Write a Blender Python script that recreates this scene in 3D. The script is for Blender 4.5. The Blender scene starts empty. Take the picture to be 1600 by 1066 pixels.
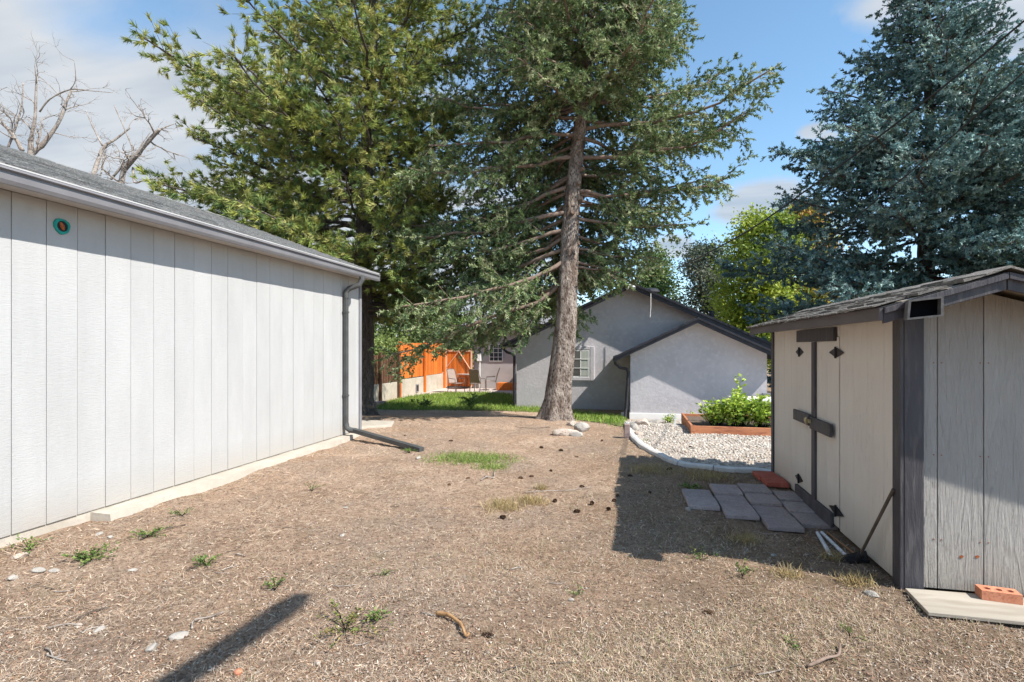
import bpy, bmesh, math, random
import numpy as np
from mathutils import Vector, Matrix
random.seed(7); RNG = np.random.default_rng(7)
sc = bpy.context.scene
COL = sc.collection
R = math.radians
# ------------------------------------------------------------------ camera, sky, sun
F = 830.0; HOR = 543.0; TH = math.atan(185 / F); CT, ST = math.cos(TH), math.sin(TH); CAMZ = 1.6
cd = bpy.data.cameras.new('camera'); cam = bpy.data.objects.new('camera', cd); COL.objects.link(cam)
cam.location = (0, 0, CAMZ); cam.rotation_euler = (R(90), 0, TH)
cd.sensor_width = 36; cd.lens = F / 1600 * 36; cd.shift_y = 10 / 1600; cd.clip_end = 2000; cd.clip_start = .05
sc.camera = cam
LD = Vector((-.86, .32, -1)).normalized()
sd = bpy.data.lights.new('sun', 'SUN'); sd.energy = 4.2; sd.angle = R(.55); sd.color = (1, .95, .88)
so = bpy.data.objects.new('sun', sd); COL.objects.link(so); so.rotation_euler = LD.to_track_quat('-Z', 'Y').to_euler(); so.location = (10, -5, 20)
sc.view_settings.view_transform = 'Standard'; sc.view_settings.look = 'None'; sc.view_settings.gamma = 1
sc.view_settings.use_curve_mapping = False; sc.view_settings.exposure = 1.0
sc.cycles.max_bounces = 8; sc.cycles.transparent_max_bounces = 8
w = bpy.data.worlds.new('World'); sc.world = w; w.use_nodes = True
def ray(px, py):
    r = (px - 800) / F; u = (HOR - py) / F
    return Vector((r * CT - ST, r * ST + CT, u))
def world_nodes():
    nt = w.node_tree; nt.nodes.clear(); N = nt.nodes.new; L = nt.links.new
    out = N('ShaderNodeOutputWorld'); sky = N('ShaderNodeTexSky'); sky.sky_type = 'NISHITA'; sky.sun_disc = False
    sky.sun_elevation = math.asin(-LD.z); sky.sun_rotation = math.atan2(-LD.x, -LD.y); sky.ozone_density = 1.6; sky.air_density = 1.0; sky.dust_density = .6
    sky.altitude = 1600
    hs = N('ShaderNodeHueSaturation'); hs.inputs['Saturation'].default_value = 1.02; hs.inputs['Hue'].default_value = .487; hs.inputs['Value'].default_value = .90; L(sky.outputs[0], hs.inputs['Color'])
    b1 = N('ShaderNodeBackground'); b1.inputs[1].default_value = .15; L(hs.outputs[0], b1.inputs[0])
    tc = N('ShaderNodeTexCoord'); sp = N('ShaderNodeSeparateXYZ'); L(tc.outputs['Generated'], sp.inputs[0])
    def m(op, a, b=None, c=None):
        n = N('ShaderNodeMath'); n.operation = op
        for i, v in enumerate((a, b, c)):
            if v is None: continue
            if hasattr(v, 'links'): L(v, n.inputs[i])
            else: n.inputs[i].default_value = v
        return n.outputs[0]
    zc = m('MAXIMUM', m('ADD', sp.outputs[2], .12), .05)
    cx = m('DIVIDE', sp.outputs[0], zc); cy = m('DIVIDE', sp.outputs[1], zc)
    cb = N('ShaderNodeCombineXYZ'); L(cx, cb.inputs[0]); L(cy, cb.inputs[1])
    n1 = N('ShaderNodeTexNoise'); n1.inputs['Scale'].default_value = 1.1; n1.inputs['Detail'].default_value = 7; n1.inputs['Roughness'].default_value = .5; n1.inputs['Distortion'].default_value = .3
    mp = N('ShaderNodeMapping'); mp.inputs['Location'].default_value = (3.2, 1.7, 0); mp.inputs['Scale'].default_value = (.55, 1.5, 1); mp.inputs['Rotation'].default_value = (0, 0, R(-40))
    L(cb.outputs[0], mp.inputs[0]); L(mp.outputs[0], n1.inputs[0])
    # broad cloud bank towards the left (west) half of the sky
    cov = m('MULTIPLY_ADD', cx, -.30, -.46)          # grows to the left
    bank = m('ADD', n1.outputs[0], cov)
    bank = m('MULTIPLY', m('SUBTRACT', bank, .22), 5.5)
    bank = m('MINIMUM', m('MAXIMUM', bank, 0), 1)
    bank = m('MULTIPLY', bank, .95)
    # small separate cumulus puffs
    n2 = N('ShaderNodeTexNoise'); n2.inputs['Scale'].default_value = 9; n2.inputs['Detail'].default_value = 6; n2.inputs['Roughness'].default_value = .55
    L(tc.outputs['Generated'], n2.inputs[0])
    tot = None
    for px, py, s, st in ((1190, 312, .06, 1), (1150, 330, .045, 1), (1050, 386, .035, .9), (1272, 205, .026, 1), (1295, 213, .02, .8), (1560, 25, .07, .9), (1590, 60, .05, .9), (1390, 3, .06, .6), (900, 480, .06, .5), (1500, 150, .05, .6), (650, 470, .08, .6), (1590, 150, .03, 1)):
        d = ray(px, py).normalized()
        vm = N('ShaderNodeVectorMath'); vm.operation = 'SUBTRACT'; L(tc.outputs['Generated'], vm.inputs[0]); vm.inputs[1].default_value = d
        vs = N('ShaderNodeVectorMath'); vs.operation = 'MULTIPLY'; L(vm.outputs[0], vs.inputs[0]); vs.inputs[1].default_value = (1, 1, 1.9)
        vl = N('ShaderNodeVectorMath'); vl.operation = 'LENGTH'; L(vs.outputs[0], vl.inputs[0])
        g = m('MULTIPLY', m('MAXIMUM', m('SUBTRACT', 1, m('DIVIDE', vl.outputs['Value'], s * 1.6)), 0), st)
        tot = g if tot is None else m('MAXIMUM', tot, g)
    puff = m('MULTIPLY', m('SUBTRACT', m('ADD', tot, m('MULTIPLY', n2.outputs[0], .9)), .72), 2.6)
    puff = m('MINIMUM', m('MAXIMUM', puff, 0), .85)
    puff = m('MULTIPLY', puff, m('GREATER_THAN', tot, .001))
    mask = m('MAXIMUM', bank, puff)
    cr = N('ShaderNodeValToRGB'); cr.color_ramp.elements[0].position = .35; cr.color_ramp.elements[0].color = (.50, .58, .68, 1); cr.color_ramp.elements[1].position = .66; cr.color_ramp.elements[1].color = (.86, .88, .90, 1)
    n3 = N('ShaderNodeTexNoise'); n3.inputs['Scale'].default_value = 2.2; n3.inputs['Detail'].default_value = 4
    mp3 = N('ShaderNodeMapping'); mp3.inputs['Scale'].default_value = (.4, 1.6, 1); mp3.inputs['Rotation'].default_value = (0, 0, R(-40)); L(cb.outputs[0], mp3.inputs[0]); L(mp3.outputs[0], n3.inputs[0]); L(n3.outputs[0], cr.inputs[0])
    b2 = N('ShaderNodeBackground'); b2.inputs[1].default_value = .46; L(cr.outputs[0], b2.inputs[0])
    mx = N('ShaderNodeMixShader'); L(mask, mx.inputs[0]); L(b1.outputs[0], mx.inputs[1]); L(b2.outputs[0], mx.inputs[2]); L(mx.outputs[0], out.inputs[0])
world_nodes()

# ------------------------------------------------------------------ helpers: terrain and positions
def sstep(a, b, v):
    t = np.clip((v - a) / (b - a), 0, 1); return t * t * (3 - 2 * t)
def zg(x, y):
    x = np.asarray(x, float); y = np.asarray(y, float)
    z = -.4 * np.clip((y - 11.2) / 3.8, 0, 1)
    amp = .012 * sstep(1.0, 3.0, y + 2) * (1 - sstep(9, 12, y))
    z = z + amp * (np.sin(x * 2.1 + 1.3 * np.sin(y * 1.7)) + np.sin(y * 2.9 + x * 1.1) + .5 * np.sin(x * 6.3 + y * 4.1) + .4 * np.sin(x * 11 - y * 9))
    z = z + .10 * np.exp(-(((x + 2.0) / 1.7) ** 2 + ((y - 12.3) / 1.3) ** 2))
    far = np.sqrt(x * x + y * y)
    return z - .0 * far
def zgf(x, y): return float(zg(x, y))
def G(px, py):                      # the ground point seen at that pixel of the photograph
    d = ray(px, py); t = CAMZ / -d.z
    for _ in range(12):
        x, y = d.x * t, d.y * t; t = (CAMZ - zgf(x, y)) / -d.z
    return Vector((d.x * t, d.y * t, zgf(d.x * t, d.y * t)))
def W(px, py, t):                   # the point at forward distance t
    d = ray(px, py); return Vector((d.x * t, d.y * t, CAMZ + d.z * t))

# ------------------------------------------------------------------ materials
MATS = {}
def mat(name, c1, c2=None, scale=4, rough=.8, bump=0, bscale=40, stretch=(1, 1, 1), metal=0, spec=.3, c3=None, detail=6, transl=0, bstretch=None, tint=False, rnd=0, coat=0, fine=0, disp=.01):
    if name in MATS: return MATS[name]
    m = bpy.data.materials.new(name); m.use_nodes = True; MATS[name] = m
    nt = m.node_tree; N = nt.nodes.new; L = nt.links.new; b = nt.nodes['Principled BSDF']
    b.inputs['Roughness'].default_value = rough; b.inputs['Metallic'].default_value = metal; b.inputs['Specular IOR Level'].default_value = spec
    b.inputs['Coat Weight'].default_value = coat
    ge = N('ShaderNodeNewGeometry')
    def mapped(st):
        mp = N('ShaderNodeMapping'); mp.inputs['Scale'].default_value = st; L(ge.outputs['Position'], mp.inputs[0]); return mp.outputs[0]
    c2 = c2 or c1
    no = N('ShaderNodeTexNoise'); no.inputs['Scale'].default_value = scale; no.inputs['Detail'].default_value = detail; no.inputs['Roughness'].default_value = .6
    L(mapped(stretch), no.inputs[0])
    cr = N('ShaderNodeValToRGB'); e = cr.color_ramp.elements; e[0].position = .36; e[0].color = (*c1, 1); e[1].position = .64; e[1].color = (*c2, 1)
    L(no.outputs[0], cr.inputs[0]); col = cr.outputs[0]
    if c3:
        n2 = N('ShaderNodeTexNoise'); n2.inputs['Scale'].default_value = scale * 5.3; n2.inputs['Detail'].default_value = 5; L(mapped(stretch), n2.inputs[0])
        r2 = N('ShaderNodeValToRGB'); r2.color_ramp.elements[0].position = .5; r2.color_ramp.elements[1].position = .66; L(n2.outputs[0], r2.inputs[0])
        mx = N('ShaderNodeMix'); mx.data_type = 'RGBA'; L(r2.outputs[0], mx.inputs[0]); L(col, mx.inputs[6]); mx.inputs[7].default_value = (*c3, 1); col = mx.outputs[2]
    if tint:
        at = N('ShaderNodeAttribute'); at.attribute_name = 'tint'
        mx = N('ShaderNodeMix'); mx.data_type = 'RGBA'; mx.blend_type = 'MULTIPLY'; mx.inputs[0].default_value = 1; L(col, mx.inputs[6]); L(at.outputs['Color'], mx.inputs[7]); col = mx.outputs[2]
    if rnd:
        oi = N('ShaderNodeObjectInfo'); ma = N('ShaderNodeMath'); ma.operation = 'MULTIPLY_ADD'; L(oi.outputs['Random'], ma.inputs[0]); ma.inputs[1].default_value = 2 * rnd; ma.inputs[2].default_value = 1 - rnd
        hs = N('ShaderNodeHueSaturation'); L(ma.outputs[0], hs.inputs['Value']); L(col, hs.inputs['Color']); col = hs.outputs[0]
    L(col, b.inputs['Base Color'])
    if bump:
        n3 = N('ShaderNodeTexNoise'); n3.inputs['Scale'].default_value = bscale; n3.inputs['Detail'].default_value = 6; n3.inputs['Roughness'].default_value = .65; L(mapped(bstretch or stretch), n3.inputs[0])
        bp = N('ShaderNodeBump'); bp.inputs['Strength'].default_value = bump; bp.inputs['Distance'].default_value = disp; L(n3.outputs[0], bp.inputs['Height']); L(bp.outputs[0], b.inputs['Normal'])
    if transl:
        tr = N('ShaderNodeBsdfTranslucent'); L(col, tr.inputs[0]); ms = N('ShaderNodeMixShader'); ms.inputs[0].default_value = transl
        L(b.outputs[0], ms.inputs[1]); L(tr.outputs[0], ms.inputs[2]); L(ms.outputs[0], nt.nodes['Material Output'].inputs[0])
    return m
def srgb(r, g, b):
    f = lambda v: (v / 255 / 12.92) if v / 255 <= .04045 else ((v / 255 + .055) / 1.055) ** 2.4
    return (f(r), f(g), f(b))

def wood_siding(name, c1, c2, depth, horiz=False, wear=None, knots=True):
    """painted rough-sawn siding: ring distorted wood grain as relief, faint dirt in the colour"""
    m = bpy.data.materials.new(name); m.use_nodes = True; MATS[name] = m
    nt = m.node_tree; N = nt.nodes.new; L = nt.links.new; b = nt.nodes['Principled BSDF']; b.inputs['Roughness'].default_value = .75; b.inputs['Specular IOR Level'].default_value = .25
    ge = N('ShaderNodeNewGeometry'); oi = N('ShaderNodeObjectInfo')
    off = N('ShaderNodeCombineXYZ'); ml = N('ShaderNodeMath'); ml.operation = 'MULTIPLY'; ml.inputs[1].default_value = 37.0; L(oi.outputs['Random'], ml.inputs[0]); L(ml.outputs[0], off.inputs[2])
    ad = N('ShaderNodeVectorMath'); L(ge.outputs['Position'], ad.inputs[0]); L(off.outputs[0], ad.inputs[1])
    mp = N('ShaderNodeMapping'); mp.inputs['Scale'].default_value = (1, 1, .12); L(ad.outputs[0], mp.inputs[0])
    n1 = N('ShaderNodeTexNoise'); n1.inputs['Scale'].default_value = 9; n1.inputs['Detail'].default_value = 3; n1.inputs['Distortion'].default_value = .6; L(mp.outputs[0], n1.inputs[0])
    wv = N('ShaderNodeMath'); wv.operation = 'MULTIPLY'; wv.inputs[1].default_value = 38 if not horiz else 30; L(n1.outputs[0], wv.inputs[0])
    sn = N('ShaderNodeMath'); sn.operation = 'SINE'; L(wv.outputs[0], sn.inputs[0])
    mp2 = N('ShaderNodeMapping'); mp2.inputs['Scale'].default_value = (1, 1, .05) if not horiz else (1, .25, 1.6); L(ad.outputs[0], mp2.inputs[0])
    n2 = N('ShaderNodeTexNoise'); n2.inputs['Scale'].default_value = 130 if not horiz else 70; n2.inputs['Detail'].default_value = 4; n2.inputs['Roughness'].default_value = .7; L(mp2.outputs[0], n2.inputs[0])
    ma = N('ShaderNodeMath'); ma.operation = 'MULTIPLY_ADD'; L(sn.outputs[0], ma.inputs[0]); ma.inputs[1].default_value = .16 if not horiz else .06; L(n2.outputs[0], ma.inputs[2])
    bp = N('ShaderNodeBump'); bp.inputs['Strength'].default_value = 1; bp.inputs['Distance'].default_value = depth; L(ma.outputs[0], bp.inputs['Height']); L(bp.outputs[0], b.inputs['Normal'])
    cr = N('ShaderNodeValToRGB'); e = cr.color_ramp.elements; e[0].position = .3; e[0].color = (*c1, 1); e[1].position = .7; e[1].color = (*c2, 1)
    n4 = N('ShaderNodeTexNoise'); n4.inputs['Scale'].default_value = 2.2; n4.inputs['Detail'].default_value = 8; n4.inputs['Roughness'].default_value = .65
    mp4 = N('ShaderNodeMapping'); mp4.inputs['Scale'].default_value = (1, 1, .3); L(ad.outputs[0], mp4.inputs[0]); L(mp4.outputs[0], n4.inputs[0]); L(n4.outputs[0], cr.inputs[0]); col = cr.outputs[0]
    if wear:
        mr = N('ShaderNodeMapRange'); mr.inputs[1].default_value = .60; mr.inputs[2].default_value = .72; L(n2.outputs[0], mr.inputs[0])
        n5 = N('ShaderNodeTexNoise'); n5.inputs['Scale'].default_value = 3; L(ge.outputs['Position'], n5.inputs[0])
        mr2 = N('ShaderNodeMapRange'); mr2.inputs[1].default_value = .45; mr2.inputs[2].default_value = .65; L(n5.outputs[0], mr2.inputs[0])
        mm = N('ShaderNodeMath'); mm.operation = 'MULTIPLY'; L(mr.outputs[0], mm.inputs[0]); L(mr2.outputs[0], mm.inputs[1])
        mx = N('ShaderNodeMix'); mx.data_type = 'RGBA'; L(mm.outputs[0], mx.inputs[0]); L(col, mx.inputs[6]); mx.inputs[7].default_value = (*wear, 1); col = mx.outputs[2]
    # rain splash dirt near the foot of the wall
    sp = N('ShaderNodeSeparateXYZ'); L(ge.outputs['Position'], sp.inputs[0]); mr3 = N('ShaderNodeMapRange'); mr3.inputs[1].default_value = .42; mr3.inputs[2].default_value = .02; L(sp.outputs[2], mr3.inputs[0])
    mm3 = N('ShaderNodeMath'); mm3.operation = 'MULTIPLY'; L(mr3.outputs[0], mm3.inputs[0]); L(n4.outputs[0], mm3.inputs[1])
    mx3 = N('ShaderNodeMix'); mx3.data_type = 'RGBA'; L(mm3.outputs[0], mx3.inputs[0]); L(col, mx3.inputs[6]); mx3.inputs[7].default_value = (.33, .28, .22, 1); L(mx3.outputs[2], b.inputs['Base Color'])
    return m

M_garage = wood_siding('garage_paint', (.365, .365, .36), (.43, .43, .425), .0035, horiz=True)
M_shedp = wood_siding('shed_paint', (.66, .61, .545), (.74, .69, .62), .006, wear=(.30, .27, .24))
M_shedf = wood_siding('shed_front_paint', (.38, .36, .335), (.47, .45, .42), .022, wear=(.52, .50, .47))
M_trim = mat('dark_trim_paint', (.050, .047, .052), (.075, .070, .078), 6, .6, .5, 90, (1, 1, .15), c3=(.095, .088, .09))
M_fascia = mat('shed_fascia_paint', (.10, .09, .09), (.135, .12, .12), 5, .7, .4, 60, (1, .2, 1))
M_trimdk = mat('house_trim', (.018, .018, .024), (.03, .03, .038), 5, .5, .2, 60)
M_gutter = mat('gutter_paint', (.20, .197, .21), (.24, .237, .25), 3, .4, .0)
M_soffit = mat('soffit_paint', (.42, .41, .40), (.47, .46, .45), 3, .7)
M_spout = mat('downspout_paint', (.06, .062, .062), (.085, .088, .086), 5, .42, .1, 20)
M_shingle = mat('asphalt_shingle', (.12, .12, .12), (.27, .27, .265), 45, .95, .8, 350, rnd=.35, c3=(.13, .13, .13), disp=.004)
M_shingle2 = mat('old_shingle', (.16, .15, .135), (.26, .24, .215), 30, .95, 1, 250, rnd=.3, c3=(.09, .085, .08), disp=.006)
M_shingle3 = mat('grey_roofing', (.17, .17, .175), (.24, .24, .245), 12, .95, .6, 60, stretch=(1, 1, 6))
M_darkroof = mat('dark_roofing', (.03, .03, .035), (.055, .055, .06), 12, .9, .5, 60)
M_conc = mat('concrete', (.38, .34, .28), (.48, .43, .36), 5, .9, .5, 120, c3=(.40, .36, .31), disp=.004)
M_concw = mat('concrete_wall', (.36, .32, .25), (.48, .43, .35), 2.5, .9, .4, 30, c3=(.38, .34, .28))
M_patio = mat('patio_concrete', (.45, .38, .34), (.52, .45, .41), 2, .9, .2, 60)
M_stucco = mat('grey_stucco', (.44, .42, .435), (.50, .475, .49), 1.6, .95, .4, 14, disp=.02, c3=(.52, .495, .51))
M_stucco2 = mat('taupe_stucco', (.37, .34, .33), (.43, .395, .385), 1.6, .95, .4, 14, disp=.02)
M_stuccow = mat('pale_stucco_trim', (.52, .53, .54), (.58, .59, .60), 2, .9, .8, 30, disp=.012)
M_white = mat('white_paint', (.74, .73, .70), (.80, .79, .77), 4, .5)
M_glass = mat('window_glass', (.035, .045, .05), (.06, .075, .08), 1.5, .06, spec=.8)
M_curtain = mat('curtain', (.35, .37, .33), (.45, .47, .42), 30, .9, stretch=(1, 1, .02))
M_orange = mat('orange_stain', (.54, .135, .02), (.64, .185, .03), 4, .6, .4, 60, (1, 1, .12), rnd=.24, c3=(.42, .12, .03))
M_redwood = mat('redwood', (.40, .15, .07), (.52, .22, .11), 5, .7, .5, 70, (.2, .2, 1), c3=(.30, .11, .06))
M_pickbrown = mat('brown_picket', (.10, .05, .03), (.15, .075, .045), 5, .7, .3, 60, (1, 1, .15), rnd=.2)
M_batten = mat('pale_batten', (.62, .42, .28), (.70, .50, .36), 4, .7)
M_paver = mat('grey_paver', (.33, .27, .26), (.40, .335, .32), 9, .95, .8, 220, rnd=.10, c3=(.27, .22, .21), disp=.003)
M_red = mat('red_paver', (.36, .09, .06), (.45, .13, .09), 12, .9, .6, 150, c3=(.28, .07, .05), disp=.003)
M_brick = mat('orange_brick', (.52, .20, .11), (.62, .27, .16), 14, .9, .7, 180, c3=(.42, .15, .09), disp=.003)
M_edge = mat('edging_concrete', (.52, .50, .48), (.62, .60, .57), 8, .9, .4, 90, disp=.003)
M_board = mat('weathered_board', (.30, .265, .215), (.44, .395, .33), 3, .9, .6, 60, (.15, 1, 1), c3=(.30, .26, .21), disp=.004)
M_pvc = mat('white_pvc', (.62, .66, .72), (.70, .73, .78), 5, .35, c3=(.5, .48, .45))
M_copper = mat('rusty_rod', (.30, .14, .07), (.38, .2, .1), 20, .7)
M_iron = mat('black_iron', (.02, .02, .022), (.035, .033, .033), 12, .5, .3, 60)
M_handle = mat('dark_handle', (.07, .055, .045), (.11, .085, .065), 10, .55)
M_teal = mat('teal_foam', (.01, .22, .19), (.02, .30, .26), 20, .7)
M_rust = mat('rust', (.25, .06, .02), (.42, .14, .05), 30, .9, .8, 60, disp=.01)
M_black = mat('black_plastic', (.008, .008, .01), (.015, .015, .018), 5, .4)
M_greyrim = mat('grey_rim', (.09, .085, .08), (.15, .14, .135), 30, .6, c3=(.1, .1, .1))
M_brass = mat('worn_latch', (.35, .30, .16), (.5, .45, .3), 25, .5, metal=.6)
M_metal = mat('patio_metal', (.10, .08, .07), (.14, .11, .09), 10, .5)
M_sling = mat('sling_fabric', (.26, .20, .17), (.32, .25, .21), 20, .8)
M_bark1 = mat('fir_bark', (.15, .105, .08), (.50, .42, .355), 7, .95, 1, 24, (1, 1, .4), c3=(.07, .045, .035), disp=.14, rnd=.0)
M_bark2 = mat('pine_bark', (.08, .065, .055), (.17, .145, .125), 8, .95, 1, 14, (1, 1, .3), c3=(.05, .04, .035), disp=.08)
M_limb = mat('fir_limb', (.15, .105, .08), (.26, .19, .15), 12, .9, .6, 40)
M_deadlimb = mat('dead_limb', (.24, .20, .17), (.40, .36, .32), 6, .9, .5, 30, c3=(.16, .13, .11))
M_cone = mat('pine_cone', (.055, .028, .016), (.10, .055, .03), 30, .9)
M_rock = mat('pale_rock', (.44, .36, .29), (.58, .52, .45), 9, .9, .9, 30, c3=(.34, .22, .16), disp=.02)
M_wrock = mat('white_rock', (.29, .265, .235), (.40, .37, .33), 9, .9, .8, 30, disp=.015)
M_wire = mat('cable', (.02, .02, .02), None, 1, .6)

# ------------------------------------------------------------------ mesh builder
class MB:
    def __init__(s): s.v = []; s.f = []
    def box(s, x0, x1, y0, y1, z0, z1):
        i = len(s.v); s.v += [(x0, y0, z0), (x1, y0, z0), (x1, y1, z0), (x0, y1, z0), (x0, y0, z1), (x1, y0, z1), (x1, y1, z1), (x0, y1, z1)]
        s.f += [tuple(i + k for k in q) for q in ((3, 2, 1, 0), (4, 5, 6, 7), (0, 1, 5, 4), (1, 2, 6, 5), (2, 3, 7, 6), (3, 0, 4, 7))]; return s
    def prism(s, poly, d):            # planar polygon of 3-D points swept by vector d
        i = len(s.v); n = len(poly); d = Vector(d)
        s.v += [tuple(p) for p in poly] + [tuple(Vector(p) + d) for p in poly]
        s.f += [tuple(range(i + n - 1, i - 1, -1)), tuple(range(i + n, i + 2 * n))]
        s.f += [(i + k, i + (k + 1) % n, i + n + (k + 1) % n, i + n + k) for k in range(n)]; return s
    def tube(s, pts, rad, n=8, cap=True, jit=0):
        pts = [Vector(p) for p in pts]
        if not hasattr(rad, '__len__'): rad = [rad] * len(pts)
        base = len(s.v); up = Vector((0, 0, 1)); prev = None
        for k, p in enumerate(pts):
            t = (pts[min(k + 1, len(pts) - 1)] - pts[max(k - 1, 0)]).normalized()
            if prev is None:
                a = up if abs(t.z) < .9 else Vector((1, 0, 0)); u = t.cross(a).normalized()
            else: u = (prev - t * prev.dot(t)).normalized()
            prev = u; v = t.cross(u)
            for q in range(n):
                an = 2 * math.pi * q / n; rr = rad[k] * (1 + (random.uniform(-jit, jit) if jit else 0))
                s.v.append(tuple(p + u * math.cos(an) * rr + v * math.sin(an) * rr))
        for k in range(len(pts) - 1):
            for q in range(n):
                a = base + k * n + q; b = base + k * n + (q + 1) % n; s.f.append((a, b, b + n, a + n))
        if cap:
            s.f.append(tuple(base + q for q in range(n - 1, -1, -1))); e = base + (len(pts) - 1) * n; s.f.append(tuple(e + q for q in range(n)))
        return s
    def beam(s, a, b, wd, ht, up=(0, 0, 1)):   # rectangular bar from a to b
        a = Vector(a); b = Vector(b); t = (b - a).normalized(); up = Vector(up); sd = t.cross(up).normalized(); u = sd.cross(t)
        p = [a - sd * wd / 2 - u * ht / 2, a + sd * wd / 2 - u * ht / 2, a + sd * wd / 2 + u * ht / 2, a - sd * wd / 2 + u * ht / 2]
        return s.prism(p, b - a)
    def build(s, name, m, parent=None, smooth=False, bevel=0, origin=None, fix=True):
        o0 = Vector(origin) if origin is not None else (Vector(parent['org']) if parent is not None else Vector((0, 0, 0)))
        me = bpy.data.meshes.new(name); me.from_pydata([tuple(Vector(v) - o0) for v in s.v], [], s.f)
        bm = bmesh.new(); bm.from_mesh(me); bmesh.ops.recalc_face_normals(bm, faces=bm.faces); bm.to_mesh(me); bm.free()
        me.materials.append(m)
        if smooth: me.shade_smooth()
        o = bpy.data.objects.new(name, me); COL.objects.link(o); o['org'] = tuple(o0)
        if parent is not None: o.parent = parent; o.location = o0 - Vector(parent['org'])
        else: o.location = o0
        if bevel:
            bv = o.modifiers.new('bevel', 'BEVEL'); bv.width = bevel; bv.segments = 2; bv.limit_method = 'ANGLE'
        return o
def tag(o, label=None, cat=None, group=None, kind=None):
    if label: o['label'] = label
    if cat: o['category'] = cat
    if group: o['group'] = group
    if kind: o['kind'] = kind
    return o
def empty(name, loc, label, cat, group=None):
    o = bpy.data.objects.new(name, None); COL.objects.link(o); o.location = loc; o.empty_display_size = .2; o['org'] = tuple(loc); return tag(o, label, cat, group)
def inst(name, me, parent, loc, rot=None, scale=None):
    o = bpy.data.objects.new(name, me); COL.objects.link(o); o.parent = parent
    o.location = Vector(loc) - (Vector(parent['org']) if parent is not None else Vector((0, 0, 0)))
    if rot: o.rotation_euler = rot
    if scale: o.scale = scale
    return o
def npmesh(name, V, Fc, m, parent=None, tint=None, k=3, origin=(0, 0, 0)):
    V = np.asarray(V, np.float32).reshape(-1, 3); 
    if parent is not None: V = V - np.array(parent['org'], np.float32)
    Fc = np.asarray(Fc, np.int32).reshape(-1, k)
    me = bpy.data.meshes.new(name); me.vertices.add(len(V)); me.vertices.foreach_set('co', V.ravel())
    me.loops.add(Fc.size); me.loops.foreach_set('vertex_index', Fc.ravel()); me.polygons.add(len(Fc))
    me.polygons.foreach_set('loop_start', np.arange(len(Fc), dtype=np.int32) * k); me.polygons.foreach_set('loop_total', np.full(len(Fc), k, np.int32))
    me.update(calc_edges=True)
    if tint is not None:
        ca = me.color_attributes.new('tint', 'FLOAT_COLOR', 'POINT'); t4 = np.ones((len(V), 4), np.float32); t4[:, :3] = tint; ca.data.foreach_set('color', t4.ravel())
    me.materials.append(m); o = bpy.data.objects.new(name, me); COL.objects.link(o); o['org'] = (0, 0, 0)
    if parent is not None: o.parent = parent; o['org'] = parent['org']
    return o
def sheet(name, poly, zoff, m, step=.25, kind='structure'):
    bm = bmesh.new(); vs = [bm.verts.new((p[0], p[1], 0)) for p in poly]; bm.faces.new(vs)
    xs = [p[0] for p in poly]; ys = [p[1] for p in poly]
    for a0, a1, ax in ((min(xs), max(xs), 0), (min(ys), max(ys), 1)):
        n = int((a1 - a0) / step)
        for k in range(1, n + 1):
            co = [0, 0, 0]; co[ax] = a0 + k * step; no = [0, 0, 0]; no[ax] = 1
            bmesh.ops.bisect_plane(bm, geom=bm.verts[:] + bm.edges[:] + bm.faces[:], plane_co=co, plane_no=no)
    for v in bm.verts: v.co.z = zgf(v.co.x, v.co.y) + zoff
    bmesh.ops.recalc_face_normals(bm, faces=bm.faces)
    if sum(f.normal.z for f in bm.faces) < 0: bmesh.ops.reverse_faces(bm, faces=bm.faces)
    me = bpy.data.meshes.new(name); bm.to_mesh(me); bm.free(); me.materials.append(m)
    o = bpy.data.objects.new(name, me); COL.objects.link(o); tag(o, kind=kind); return o
def inpoly(x, y, poly):
    c = np.zeros(len(x), bool); n = len(poly)
    for i in range(n):
        x0, y0 = poly[i][0], poly[i][1]; x1, y1 = poly[i - 1][0], poly[i - 1][1]
        hit = ((y0 > y) != (y1 > y)) & (x < (x1 - x0) * (y - y0) / (y1 - y0 + 1e-12) + x0); c ^= hit
    return c
def unit(v): return v / (np.linalg.norm(v, axis=-1, keepdims=True) + 1e-9)

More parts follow.
